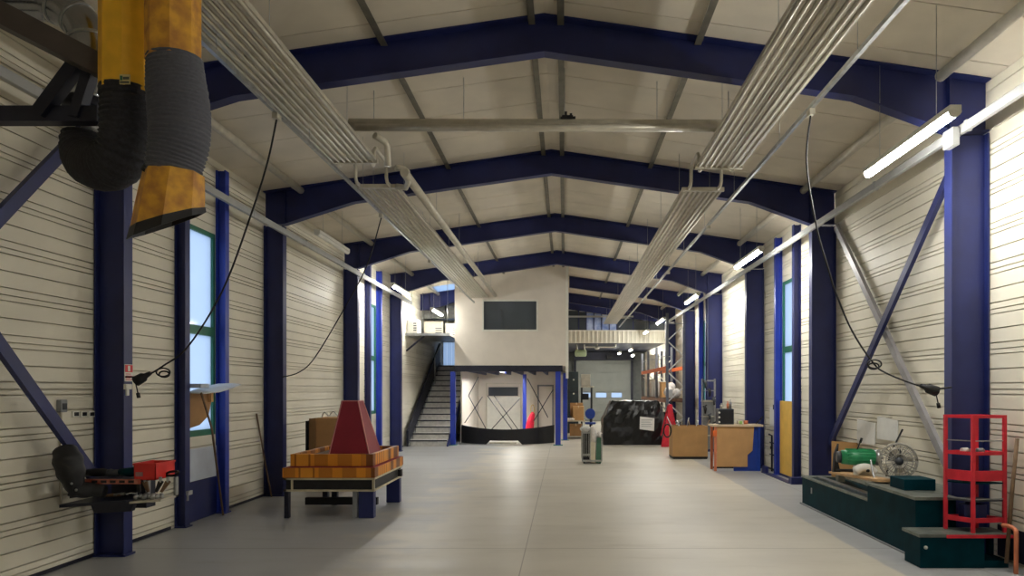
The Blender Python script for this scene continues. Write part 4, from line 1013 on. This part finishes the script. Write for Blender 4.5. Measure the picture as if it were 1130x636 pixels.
for k in range(NY):
    for j in range(NZ):
        for i in (0, NX): m.f.append([V(i, j, k), V(i, j, k + 1), V(i, j + 1, k + 1), V(i, j + 1, k)]); m.sm.append(False)
    for i in range(NX):
        for j in (0, NZ): m.f.append([V(i, j, k), V(i + 1, j, k), V(i + 1, j, k + 1), V(i, j, k + 1)]); m.sm.append(False)
m.build('wrap_sheet', WRAP, t)
a = at(706, 475, 21.2); b = at(722, 461, 21.2)
lab = MB().hexa([(a.x, 21.24, a.z + .03), (b.x, 21.24, a.z - .03), (b.x, 21.25, a.z - .03), (a.x, 21.25, a.z + .03)], [(a.x + .01, 21.24, b.z + .03), (b.x + .01, 21.24, b.z - .02), (b.x + .01, 21.25, b.z - .02), (a.x + .01, 21.25, b.z + .03)]).build('paper_notice', PAPER, t)
g = MB()
for k in range(4): g.box(a.x + .05, b.x - .06 - .05 * (k % 2), 21.234, 21.239, b.z - .09 - k * .065, b.z - .07 - k * .065)
g.build('notice_lines', mat('faint_print', (176, 176, 176), .8), lab)
MB().box(cx0 + .05, cx1 - .05, cy0 + .1, cy1 - .1, .0, .1).build('pallet', BLACK, t)

# red A-shaped stand
RY = 20.6
def R_(px, py, Y=RY): return at(px, py, Y)
t = thing('red_stand', (R_(737, 490).x, RY, 0), 'red A shaped steel stand between the wrapped crate and the cardboard', 'stand')
ap = Vector((R_(740, 0).x, RY + .3, 1.26))
m = MB().prism([(R_(729.5, 0).x, 0.0), (R_(741, 0).x, 0.0), (R_(742, 0).x, 1.26), (R_(738.5, 0).x, 1.26)], 'y', RY, RY + .04)
m.build('side_plate', RED, t)
for q in (((R_(745, 0).x, RY + .1, .0), (ap.x + .04, RY + .05, 1.22)), ((R_(752, 0).x, RY + .35, 0), (ap.x + .06, RY + .3, 1.22)), ((R_(731, 0).x, RY + .8, 0), (ap.x, RY + .45, 1.22))):
    MB().bar(q[0], q[1], .04, .04).build('leg', RED, t)
MB().bar((ap.x, RY + .0, 1.24), (ap.x + .03, RY + .5, 1.24), .08, .06).build('top_bar', RED, t)
# pallet racking
t = thing('pallet_rack', (3.85, 25, 0), 'grey and orange pallet racking along the right wall with white sacks', 'racking')
RX0, RX1 = 3.34, 3.88
RYs = [22.4, 25.0, 27.5, 29.6]
GREYUP = mat('rack_grey', (120, 124, 132), .5, .3)
for i, y in enumerate(RYs):
    top = 4.2 if i == 0 else 3.25
    for x in (RX0, RX1):
        u = MB().box(x - .04, x + .04, y - .035, y + .035, .0, top).build('upright', GREYUP, t)
        MB().box(x - .07, x + .07, y - .06, y + .06, 0, .012).build('foot_plate', GREYUP, u)
    z = .3; s = 1; k = 0
    while z + .5 < top:
        a, b = (RX0, RX1) if s > 0 else (RX1, RX0)
        if z < 3.4: MB().bar((a, y, z), (b, y, z + .5), .036, .036, up=(0, 1, 0)).build('lattice', WHITE, t)
        z += .5; s = -s
    MB().box(RX0, RX1, y - .015, y + .015, top - .35, top - .32).build('tie_bar', GALV, t)
for z in (1.35, 2.42):
    for x in (RX0 - .02, RX1 + .02):
        for y0, y1 in zip(RYs, RYs[1:]):
            MB().box(x - .025, x + .025, y0 + .036, y1 - .036, z - .06, z + .06).build('beam', ORANGE if z > 2 else mat('brown_beam', (150, 104, 82), .6), t)
for y0, y1 in zip(RYs, RYs[1:]): MB().box(RX0 + .03, RX1 - .03, y0 + .05, y1 - .05, 1.41, 1.44).build('deck', WOODG, t)
lab = ['plump white sack on the racking deck, nearest the aisle end', 'white sack behind the nearest sack on the racking', 'round white bale on the racking deck', 'white sack in the second racking bay', 'white bale stacked high in the second racking bay', 'white sack in the last racking bay']
for k, (x, y, r, h) in enumerate(((3.70, 22.75, .14, .17), (3.52, 23.3, .15, .2), (3.68, 23.75, .16, .28), (3.55, 25.5, .16, .3), (3.66, 26.3, .18, .32), (3.58, 28.2, .2, .34))):
    tag(blob('white_sack', (x, y, 1.43 + h * .92), (r, r, h), CLOTH, seed=k + 20, amp=.16), lab[k], 'sack', 'white sacks on the racking')
def whitebox(x0, x1, y0, y1, z0, z1, lab, m=WHITE):
    t = thing('storage_box', ((x0 + x1) / 2, (y0 + y1) / 2, z0), lab, 'box')
    MB().box(x0, x1, y0, y1, z0, z1).build('box_body', m, t, .008); MB().box(x0 - .01, x1 + .01, y0 - .01, y1 + .01, z1, z1 + .03).build('lid', m, t)
whitebox(3.40, 3.54, 22.5, 22.85, 1.44, 1.68, 'white storage box at the near front corner of the racking deck')
whitebox(3.42, 3.8, 24.3, 24.8, 1.44, 1.95, 'brown storage box on the racking deck behind the sacks', CARD)
whitebox(3.42, 3.8, 27.7, 28.0, 2.50, 3.1, 'pale storage box high on the far racking beams', PIPEW)
MB_ = MB().box(RX0, RX1, 27.6, 29.5, 2.48, 2.50); tag(MB_.build('loose_board', WOODG), 'loose board lying across the far upper racking beams', 'board')
whitebox(3.40, 3.82, 22.6, 23.2, 0, .62, 'grey crate on the floor below the racking', CONCG)
whitebox(3.40, 3.82, 23.5, 24.4, 0, .9, 'dark crate on the floor below the racking deck', SHELFG)
whitebox(3.40, 3.80, 26.5, 27.0, 1.44, 1.98, 'white storage box in the second racking bay beside the white bale', PAPER)
whitebox(3.40, 3.62, 25.75, 26.0, 1.44, 1.74, 'small white storage box in front of the white bale in the second bay', PAPER)
whitebox(3.40, 3.80, 28.6, 29.2, 1.44, 2.1, 'pale storage box at the far end of the racking deck', PIPEW)
whitebox(3.42, 3.80, 28.3, 28.9, 2.50, 3.0, 'white storage box high on the far racking beams', PAPER)
carton(3.42, 3.82, 25.3, 26.2, 0, .85, 'brown cardboard box on the floor under the second racking bay', CARDD)

# ---------------------------------------------------------------- cardboard-fronted benches at the right
t = thing('cardboard_crate', (3.1, 17, 0), 'wide cardboard crate full of metal rods standing left of the notched bench', 'crate')
a, b = at(742.5, 0, 17.0).x, at(781, 0, 17.0).x; cz = at(0, 470.5, 17.0).z
MB().box(a, b, 17.0, 17.02, .06, cz).build('front_panel', CARD, t)
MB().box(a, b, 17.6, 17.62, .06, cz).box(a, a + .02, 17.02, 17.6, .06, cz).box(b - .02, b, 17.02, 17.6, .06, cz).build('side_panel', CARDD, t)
MB().box(a, b, 17.0, 17.62, .02, .06).build('tray', BLACK, t)
MB().box(a + .01, b - .01, 17.01, 17.61, 0, .02).build('pallet', BLACK, t)
for k, (dx, ln, m) in enumerate(((.05, .5, GALV), (.3, .3, GALV), (.6, .35, WOODG))):
    tag(MB().tube([(a + .2 + dx * .6, 17.3, .3), (a + dx - .15, 17.28 + .05 * k, cz + ln * .45)], .014, 8).tube([(a + .25 + dx * .6, 17.35, .3), (a + dx + .4, 17.3 + .05 * k, cz + ln * .4)], .012, 8).build('metal_rod', m), ['pair of thin rods sticking out of the cardboard crate, leftmost', 'pair of thin rods in the middle of the cardboard crate', 'pair of brown rods at the right of the cardboard crate'][k], 'rod')
tag(MB().tube([(a - .12 + .09 * math.cos(q) , 17.1, cz - .12 + .16 * math.sin(q)) for q in [2 * PI * k / 20 for k in range(21)]], .018, 8).build('hose_ring', BLACK), 'black hose ring hung at the left corner of the cardboard crate', 'hose')
BY = 14.5
a, b, bt = at(788, 0, BY).x, at(832, 0, BY).x, at(0, 471, BY).z
e = at(842, 0, BY).x
t = thing('assembly_bench', ((a + e) / 2, BY, 0), 'narrow pale topped bench fronted by a notched cardboard sheet', 'bench')
MB().box(a - .04, e, BY - .03, BY + .42, bt, bt + .04).build('bench_top', mat('bench_top', (214, 192, 160), .55), t)
n0 = at(826, 0, BY).x
MB().prism([(a + .06, .09), (n0 - .02, .09), (n0 - .02, .34), (n0 + .05, .40), (b - .03, .43), (b, bt - .05), (b, bt), (a + .06, bt)], 'y', BY, BY + .012).build('cardboard_front', CARD, t)
for x in (a + .03, e - .08):
    for y in (BY + .02, BY + .38): MB().box(x - .025, x + .025, y - .02, y + .02, 0, bt).build('leg', COPPER if x < 3.5 else BLUEPL, t)
MB().box(n0 - .3, e - .05, BY + .03, BY + .06, .0, bt - .02).build('blue_panel', BLUEPL, t)
MB().box(a, e - .06, BY + .06, BY + .10, .05, .09).build('lower_rail', DARKSTEEL, t)
MB().box(a - .03, a + .05, BY - .04, BY - .03, bt - .2, bt - .08).build('orange_clip', ORANGE, t)
a2, b2 = at(793, 0, BY + .1).x, at(810, 0, BY + .1).x; bz = bt + .04
t = thing('black_box', ((a2 + b2) / 2, BY + .15, bz), 'black square loudspeaker like box standing on the notched cardboard bench', 'box')
MB().box(a2, b2, BY + .1, BY + .38, bz, bz + .33).build('casing', GREYD, t, .01)
MB().box(a2 + .02, b2 - .02, BY + .092, BY + .1, bz + .02, bz + .31).build('front_grille', BLACK, t)
for k in range(3): MB().lathe([(.0, -.02), (.022, -.015), (.022, 0)], (a2 + .012, BY + .1, bz + .05 + k * .1), 8, (0, 1, 0)).build('knob', WHITE, t)
for k, (px, h, m, lab) in enumerate(((796, .12, PIPEW, 'small white bottle on top of the black box'), (803, .16, COPPER, 'small copper bottle on top of the black box, middle'), (806, .2, GALV, 'small bright canister on top of the black box, right'))):
    x = at(px, 0, BY + .25).x
    tag(MB().lathe([(.025, 0), (.027, h * .6), (.01, h * .75), (.01, h), (.0, h)], (x, BY + .25, bz + .33), 10).build('bottle', m), lab, 'bottle')
for k, (px, w, h, m, lab) in enumerate(((814, .05, .09, PIPEW, 'small pale jar on the bench right of the black box'), (817.5, .07, .07, mat('lime_plastic', (150, 190, 110), .5), 'small green tub on the bench top'), (823, .1, .08, COPPER, 'small reddish box on the bench top right end'))):
    x = at(px, 0, BY + .2).x
    tag(MB().lathe([(w / 2 * .9, 0), (w / 2, h * .9), (w / 2 * .7, h), (.0, h)], (x, BY + .2, bz), 10).build('jar', m), lab, 'jar')
tag(MB().tube([(e - .10, BY + .2, bz + .01), (e + .02, BY + .2, bz + .12)], .012, 8).tube([(e + .0, BY + .2, bz + .1), (e + .05, BY + .2, bz + .16)], .016, 8).build('bent_lever', BLACK), 'short black lever at the right end of the bench top', 'lever')
# tool trolley by the racking
t = thing('tool_trolley', (3.75, 18.0, 0), 'tall white trolley hung with dark tools between the cardboard crate and racking', 'trolley')
tx0, tx1 = at(775, 0, 18).x, at(789, 0, 18).x
for x in (tx0, tx1):
    MB().box(x - .02, x + .02, 18.0, 18.04, 0.05, 2.0).build('upright', GALV, t)
    MB().lathe([(.05, -.02), (.055, 0), (.05, .02)], (x, 18.02, .055), 12, (1, 0, 0)).build('castor', BLACK, t)
for z in (.5, 1.0, 1.4): MB().box(tx0, tx1, 18.0, 18.2, z, z + .025).build('tray', PIPEW, t)
MB().box(tx0 + .02, tx1 - .02, 18.03, 18.045, .15, 1.45).build('back_board', CONCG, t)
rd = random.Random(4)
for k in range(7):
    x = tx0 + .05 + (tx1 - tx0 - .1) * (k % 3) / 2; z = 1.95 - .22 * k
    m = BLACK if k % 2 else GREYD
    tag(MB().tube([(x, 17.96, z), (x + .03, 17.96, z - .08), (x + .02, 17.96, z - .2)], [.03, .04, .02], 8).bar((x - .04, 17.96, z - .02), (x + .06, 17.96, z + .02), .03, .03).build('hand_drill', m),
        'dark hand tool hanging on the tall white trolley', 'tool', 'tools hanging on the white trolley')
MB().box(tx0, tx1, 18.0, 18.04, 1.93, 1.97).build('top_rail', GALV, t)
MB().box(tx0, tx1, 18.0, 18.03, 1.68, 1.70).build('mid_rail', GALV, t)

# ---------------------------------------------------------------- yellow plywood strip and kerb at the window post
t = thing('plywood_strip', (4.33, 13.35, 0), 'tall yellow plywood strip standing between the blue window posts', 'plywood')
MB().box(4.32, 4.345, 12.89, 13.82, .03, at(0, 443, 13.3).z).build('strip', PLY, t)
MB().box(4.31, 4.355, 12.87, 13.83, .018, .05).build('bottom_shoe', NAVY, t)
tag(MB().box(4.10, 4.37, 12.45, 12.60, 0, .12).box(4.10, 4.16, 14.05, 14.3, 0, .14).box(4.08, 4.20, 12.60, 14.3, 0, .016).build('floor_kerb', NAVY), 'dark blue kerb plate at the foot of the window posts', 'kerb')

# ---------------------------------------------------------------- teal machine bench at the right
t = thing('machine_bench', (3.8, 8.6, 0), 'long stepped teal machine bench beside the right wall', 'machine')
MB().box(3.56, 3.97, 6.98, 8.10, 0, .60).box(3.97, 4.30, 7.28, 8.10, 0, .60).build('main_block', TEAL, t, .008)
MB().box(3.54, 3.975, 6.96, 8.12, .60, .63).box(3.975, 4.32, 7.28, 8.12, .60, .63).build('main_top', TEALTOP, t)
MB().box(3.58, 4.26, 8.10, 10.38, 0, .40).build('bed_block', TEAL, t, .008)
MB().box(3.57, 3.64, 8.12, 10.40, .40, .42).box(4.1, 4.27, 8.12, 10.4, .40, .42).box(3.64, 4.1, 10.2, 10.4, .4, .42).build('bed_edge', TEALTOP, t)
MB().box(3.70, 3.78, 8.12, 10.15, .40, .445).build('slide_rail', GALV, t)
MB().box(3.545, 3.57, 6.98, 10.38, 0, .02).build('floor_seal', CONCG, t)
MB().box(3.66, 4.0, 7.42, 7.75, .63, .75).build('motor_cover', TEAL, t, .006)
MB().box(3.55, 3.56, 9.9, 9.93, .22, .30).build('latch', GALV, t)
t = thing('machine_step', (3.85, 6.8, 0), 'low teal step with worn plate top under the red shelf unit', 'step')
MB().box(3.42, 4.04, 6.62, 6.93, 0, .30).build('step_body', TEAL, t, .006)
MB().box(3.40, 4.30, 6.60, 6.94, .30, .33).build('step_top', TEALTOP, t)
MB().box(4.04, 4.28, 6.64, 6.93, 0, .07).build('plinth', TEAL, t)
MB().box(4.22, 4.27, 6.85, 6.9, .07, .30).build('prop', TEAL, t)
MB().box(3.66, 4.3, 6.59, 6.60, .295, .325).build('red_edge', RED, t)
MB().lathe([(.0, -.012), (.018, -.008), (.018, 0)], (3.47, 6.62, .2), 10, (0, 1, 0)).build('release_knob', WHITE, t)
# red shelf unit
t = thing('red_shelf_unit', (4.0, 6.75, .33), 'red open shelf unit standing askew on the low teal step', 'shelf unit')
zt = 1.47; z0 = .33
cN, cR, cL, cB = Vector((3.95, 6.66, 0)), Vector((4.28, 6.70, 0)), Vector((3.80, 6.87, 0)), Vector((4.13, 6.91, 0))
for c in (cN, cR, cL, cB):
    MB().box(c.x - .015, c.x + .015, c.y - .015, c.y + .015, z0, zt).build('upright', RED, t)
def rails(z, w, m, name, sides=((cN, cR), (cN, cL), (cL, cB), (cR, cB))):
    for a, b in sides: MB().bar((a.x, a.y, z), (b.x, b.y, z), .016, w, up=(0, 0, 1)).build(name, m, t)
for z, w in ((zt - .015, .03), (1.10, .03), (.45, .045)): rails(z, w, RED, 'rail')
rails(.88, .10, RED, 'broad_rail', ((cN, cR), (cN, cL)))
for z, m in ((1.08, RED), (.80, TEAL), (.63, GREYD), (.43, TEAL)):
    MB().prism([(c.x, c.y) for c in (cN, cR, cB, cL)], 'z', z, z + .012).build('shelf_plate', m, t)
for z in (1.22, .655): 
    for a, b in ((cN, cR), (cN, cL)): MB().bar((a.x, a.y, z), (b.x, b.y, z), .008, .01).build('thin_rod', GALV, t)
for k, (x, y, r, m, lab) in enumerate(((3.93, 6.76, .028, WHITE, 'white cylinder lying on the top shelf of the red unit, left of three'), (4.00, 6.75, .024, GALV, 'bright cylinder on the top shelf of the red unit, middle of three'), (4.08, 6.76, .026, CONCG, 'grey cylinder on the top shelf of the red unit, right of three'))):
    tag(MB().tube([(x - .03, y, 1.092 + r), (x + .03, y + .01, 1.092 + r)], r, 12).tube([(x + .03, y + .01, 1.092 + r), (x + .045, y + .012, 1.092 + r)], r * .6, 10).build('small_cylinder', m), lab, 'cylinder')
for k, (x, z, m, lab) in enumerate(((3.96, .812, GREYD, 'dark box on the third shelf of the red unit'), (4.12, .812, CONCG, 'grey box on the third shelf of the red unit'), (4.02, .442, NAVY, 'dark blue box on the bottom shelf of the red unit'))):
    if k < 2:
        tag(MB().box(x - .06, x + .06, 6.74, 6.84, z, z + (.0)+.05).box(x - .03, x + .03, 6.76, 6.82, z + .05, z + .06).build('small_case', m, bevel=.005), lab, 'box')
    else: tag(MB().box(x - .10, x + .12, 6.75, 6.86, z, z + .15).box(x - .06, x + .08, 6.78, 6.83, z + .15, z + .165).build('small_case', m, bevel=.006), lab, 'box')
tag(MB().tube([at(1122.5, 484, 6.55), at(1117, 540, 6.55), at(1110.5, 622, 6.50)], .018, 8).build('broom_stick', WOODG), 'brown wooden stick leaning at the right of the red shelf unit', 'stick')
tag(MB().tube(smoothpts([at(1106, 580, 6.56), at(1114, 581, 6.5), at(1120, 585, 6.45), at(1121.5, 592, 6.42), (at(1121, 620, 6.42).x, 6.42, .0)], 4), .02, 8).build('bent_pipe', COPPER), 'bent orange pipe standing beside the wooden stick by the right wall', 'pipe')

# things on the bench
t = thing('sloping_plank', (3.8, 9, .5), 'pale wooden plank sloping across the teal bench under the green motor', 'plank')
MB().bar((3.95, 10.0, .515), (3.72, 7.95, .665), .22, .03).build('plank', WOOD, t)
MB().box(3.90, 3.99, 9.8, 9.9, .40, .50).box(3.72, 3.80, 8.35, 8.43, .40, .615).build('support_block', PIPEW, t)
def onplank(y): return .53 + (10.0 - y) * .0732 + .0
c = at(951, 505, 8.9)
t = thing('green_motor', (c.x, 8.9, onplank(8.9)), 'green electric grinder motor on the sloping plank', 'motor')
MB().tube([c + Vector((-.25, .06, 0)), c + Vector((-.24, .06, 0)), c + Vector((-.10, .02, 0)), c + Vector((.14, -.02, 0)), c + Vector((.16, -.02, 0))], [.06, .09, .105, .105, .08], 18).build('motor_body', MGREEN, t)
m = MB()
for k in range(7):
    a = -.6 + k * .35; m.bar(c + Vector((-.20, .05 - .107 * math.cos(a), .107 * math.sin(a))), c + Vector((.12, -.02 - .107 * math.cos(a), .107 * math.sin(a))), .008, .012)
m.build('cooling_fins', MGREEN, t)
MB().tube([c + Vector((.15, -.02, 0)), c + Vector((.21, -.03, 0)), c + Vector((.23, -.03, 0))], [.10, .105, .07], 18).build('end_guard', GALV, t)
MB().tube([c + Vector((-.30, .07, 0)), c + Vector((-.25, .06, 0))], [.07, .08], 14).build('fan_cover', GREYD, t)
MB().box(c.x - .08, c.x + .14, 8.82, 8.98, onplank(8.9), c.z - .08).build('foot', PIPEW, t)
MB().tube([c + Vector((-.06, 0, .10)), c + Vector((-.02, 0, .20))], .008, 6).tube([c + Vector((-.02, 0, .19)), c + Vector((.0, 0, .25))], .016, 8).build('lever', BLACK, t)
t = thing('grinding_guard', (3.93, 8.72, onplank(8.7)), 'white curved metal casting on the plank below the green motor', 'casting')
p = at(955, 521, 8.72)
MB().tube(smoothpts([p + Vector((-.14, 0, .0)), p + Vector((-.05, 0, .05)), p + Vector((.05, 0, .04)), p + Vector((.12, 0, -.02))], 5), [.03] + [.055] * 14 + [.03], 12).build('casting_body', WHITE, t)
MB().lathe([(.0, -.06), (.02, -.058), (.02, 0)], p + Vector((.01, 0, .02)), 10, (0, 1, 0)).build('bore', BLACK, t)
MB().tube(smoothpts([at(961, 508, 8.5), at(964, 525, 8.4), at(970, 536, 8.3)], 4), .012, 8).build('leg_bracket', GALV, t)
p = at(921.5, 517, 9.8)
t = thing('black_bracket', (p.x, 9.8, onplank(9.8)), 'black pointed bracket with red knobs at the far end of the plank', 'bracket')
MB().prism([(p.x - .03, onplank(9.8)), (p.x + .07, onplank(9.8)), (p.x + .03, p.z + .12), (p.x + .045, at(0, 490, 9.8).z), (p.x - .01, p.z + .2)], 'y', 9.78, 9.84).build('blade', BLACK, t)
for dz in (.10, .16): MB().lathe([(.0, -.03), (.02, -.02), (.02, 0)], (p.x + .045, 9.78, p.z + dz), 10, (0, 1, 0)).build('red_knob', RED, t)
MB().tube([(p.x, 9.76, onplank(9.8) + .03), (p.x + .2, 9.6, onplank(9.6) + .03)], .02, 8).build('arm', BLACK, t)
a, b = at(918, 0, 10.25), at(957, 0, 10.25)
t = thing('cardboard_sheet', ((a.x + b.x) / 2, 10.25, .42), 'brown cardboard sheet standing behind the green motor at the wall', 'cardboard')
MB().hexa([(a.x, 10.25, .42), (4.38, 10.3, .42), (4.38, 10.315, .42), (a.x, 10.265, .42)], [(a.x, 10.25, at(0, 487, 10.25).z), (4.38, 10.3, at(0, 489, 10.3).z), (4.38, 10.315, at(0, 489, 10.3).z), (a.x, 10.265, at(0, 487, 10.25).z)]).build('sheet', CARD, t)
MB().box(a.x + .02, a.x + .2, 10.245, 10.25, .5, .53).build('fold_line', CARDD, t)
# fan
fc = at(991, 509, 7.95); fr = .205
t = thing('desk_fan', (fc.x, 7.95, .63), 'pale round wire guard fan standing on the teal bench', 'fan')
ax = Vector((-.25, -1, .05)).normalized(); u = Vector((1, -.25, 0)).normalized(); v = ax.cross(u).normalized()
def circ(r, d, n=28): return [fc + ax * d + (u * math.cos(2 * PI * k / n) + v * math.sin(2 * PI * k / n)) * r for k in range(n + 1)]
m = MB()
for r, d in ((fr, 0), (fr * .97, .05), (fr * .97, -.05), (fr * .7, .065), (fr * .4, .072)): m.tube(circ(r, d), .005 if r < fr else .009, 6)
for k in range(28):
    a = 2 * PI * k / 28; e = u * math.cos(a) + v * math.sin(a)
    m.tube([fc + e * .05 + ax * .07, fc + e * fr * .6 + ax * .068, fc + e * fr * .97 + ax * .045, fc + e * fr, fc + e * fr * .97 - ax * .045, fc + e * .06 - ax * .06], .0038, 4)
m.build('wire_guard', mat('pale_wire', (166, 162, 152), .5, .1), t)
MB().lathe([(.0, .078), (.045, .074), (.045, .06), (.0, .06)], fc, 16, ax).build('guard_badge', GREYD, t)
for k in range(4):
    a0 = 2 * PI * k / 4 + .3; vs = []
    for i in range(5):
        rr = .03 + (fr * .85 - .03) * i / 4
        for s in (-1, 1):
            aa = a0 + s * (.18 + .22 * i / 4); vs.append(fc + (u * math.cos(aa) + v * math.sin(aa)) * rr + ax * (s * .02))
    n = len(vs); vs2 = vs + [p - ax * .004 for p in vs]
    fs = [(2 * i, 2 * i + 1, 2 * i + 3, 2 * i + 2) for i in range(4)] + [(n + 2 * i, n + 2 * i + 2, n + 2 * i + 3, n + 2 * i + 1) for i in range(4)]
    fs += [(2 * i, 2 * i + 2, n + 2 * i + 2, n + 2 * i) for i in range(4)] + [(2 * i + 1, n + 2 * i + 1, n + 2 * i + 3, 2 * i + 3) for i in range(4)] + [(0, n, n + 1, 1), (n - 2, n - 1, 2 * n - 1, 2 * n - 2)]
    MB().add(vs2, fs, True).build('blade', mat('pale_cream_plastic', (214, 206, 188), .5), t)
MB().lathe([(.0, .035), (.035, .03), (.04, -.03), (.06, -.06), (.06, -.16), (.04, -.19), (.0, -.19)], fc, 16, ax).build('motor_hub', GREYD, t)
MB().tube(smoothpts([fc - ax * .12 + Vector((-.03, 0, .06)), fc - ax * .12 + Vector((-.02, 0, .12)), fc - ax * .12 + Vector((.05, 0, .12)), fc - ax * .12 + Vector((.05, 0, .05))], 4), .012, 8).build('carry_handle', GREYD, t)
MB().tube([fc - ax * .1, fc - ax * .1 + Vector((0, 0, -.15)), (fc.x + .03, 8.04, .65)], .016, 8).build('stem', GALV, t)
MB().lathe([(.13, 0), (.13, .012), (.05, .03), (.0, .03)], (fc.x + .03, 8.02, .632), 18).build('base', PIPEW, t)
tag(MB().tube([at(996, 474, 8.6), at(988, 490, 8.6), at(982, 502, 8.6), (at(978, 0, 8.6).x, 8.6, .635)], .012, 8).build('black_rod', BLACK), 'thin black rod leaning behind the wire guard fan', 'rod')
bpy.data.objects['black_rod']
# papers on the right wall
for k, (px0, px1, py0, py1, lab) in enumerate(((946, 965, 466, 490, 'crumpled clear sheet of paper hung on the right wall behind the motor'), (968, 990, 463, 486, 'white paper sheet on the right wall behind the fan'))):
    ya, yb = FPX * 4.36 / (px1 - VX), FPX * 4.36 / (px0 - VX); ym = (ya + yb) / 2
    za, zb2 = at(0, py1, ym).z, at(0, py0, ym).z
    tag(MB().hexa([(4.36, ya, za), (4.375, ya, za + .02), (4.375, yb, za - .01), (4.355, yb, za)], [(4.365, ya, zb2), (4.375, ya, zb2), (4.375, yb, zb2 + .03), (4.36, yb, zb2 + .03)]).build('wall_paper_sheet', PAPER), lab, 'paper')
tag(MB().tube([at(965, 463, 9.75), at(967, 460, 9.74), at(975, 462, 9.5), at(984, 460, 9.2)], .01, 6).build('wall_hook_rail', PIPEW), 'thin pale hook rail on the right wall above the fan', 'hook')
t = thing('wall_sheet', (4.40, 14.0, 1.0), 'white notice sheet on the right wall left of the bright blue window post', 'paper')
MB().box(4.365, 4.38, 14.22, 14.65, .95, 1.35).build('sheet', PAPER, t); MB().box(4.355, 4.365, 14.3, 14.4, 1.30, 1.4).build('peg', BLACK, t)
t = thing('wall_pipework', (4.36, 14.1, .2), 'small black pipework on the right wall beside the bright blue window post', 'pipe')
MB().tube([(4.35, 14.45, .0), (4.35, 14.45, .75), (4.28, 14.45, .78)], .02, 8).tube([(4.35, 14.3, .35), (4.35, 14.6, .35)], .014, 8).tube([(4.35, 14.3, .6), (4.35, 14.6, .6)], .014, 8).build('pipes', DARKSTEEL, t)
MB().lathe([(.03, -.02), (.04, 0), (.03, .02)], (4.34, 14.45, .5), 10, (1, 0, 0)).build('valve', BLACK, t)

# ---------------------------------------------------------------- daylight outside, camera, view
w = bpy.data.worlds.new('World'); bpy.context.scene.world = w; w.use_nodes = True
bg = w.node_tree.nodes['Background']; bg.inputs['Color'].default_value = (.76, .87, 1, 1); bg.inputs['Strength'].default_value = 1.15
cam = bpy.data.cameras.new('Camera'); co = bpy.data.objects.new('Camera', cam); C.objects.link(co)
co.location = (0, 0, H); co.rotation_euler = (PI / 2, 0, 0)
cam.sensor_fit = 'HORIZONTAL'; cam.sensor_width = 36; cam.lens = FPX / 1130 * 36
cam.shift_x = -(VX - 565) / 1130; cam.shift_y = (VY - 318) / 1130
cam.clip_start = .05; cam.clip_end = 200
sc = bpy.context.scene; sc.camera = co
sc.view_settings.view_transform = 'Standard'; sc.view_settings.look = 'None'
sc.view_settings.exposure = 0.25; sc.view_settings.gamma = 1; sc.view_settings.use_curve_mapping = False
for o in bpy.data.objects:
    if '_w' in o: del o['_w']
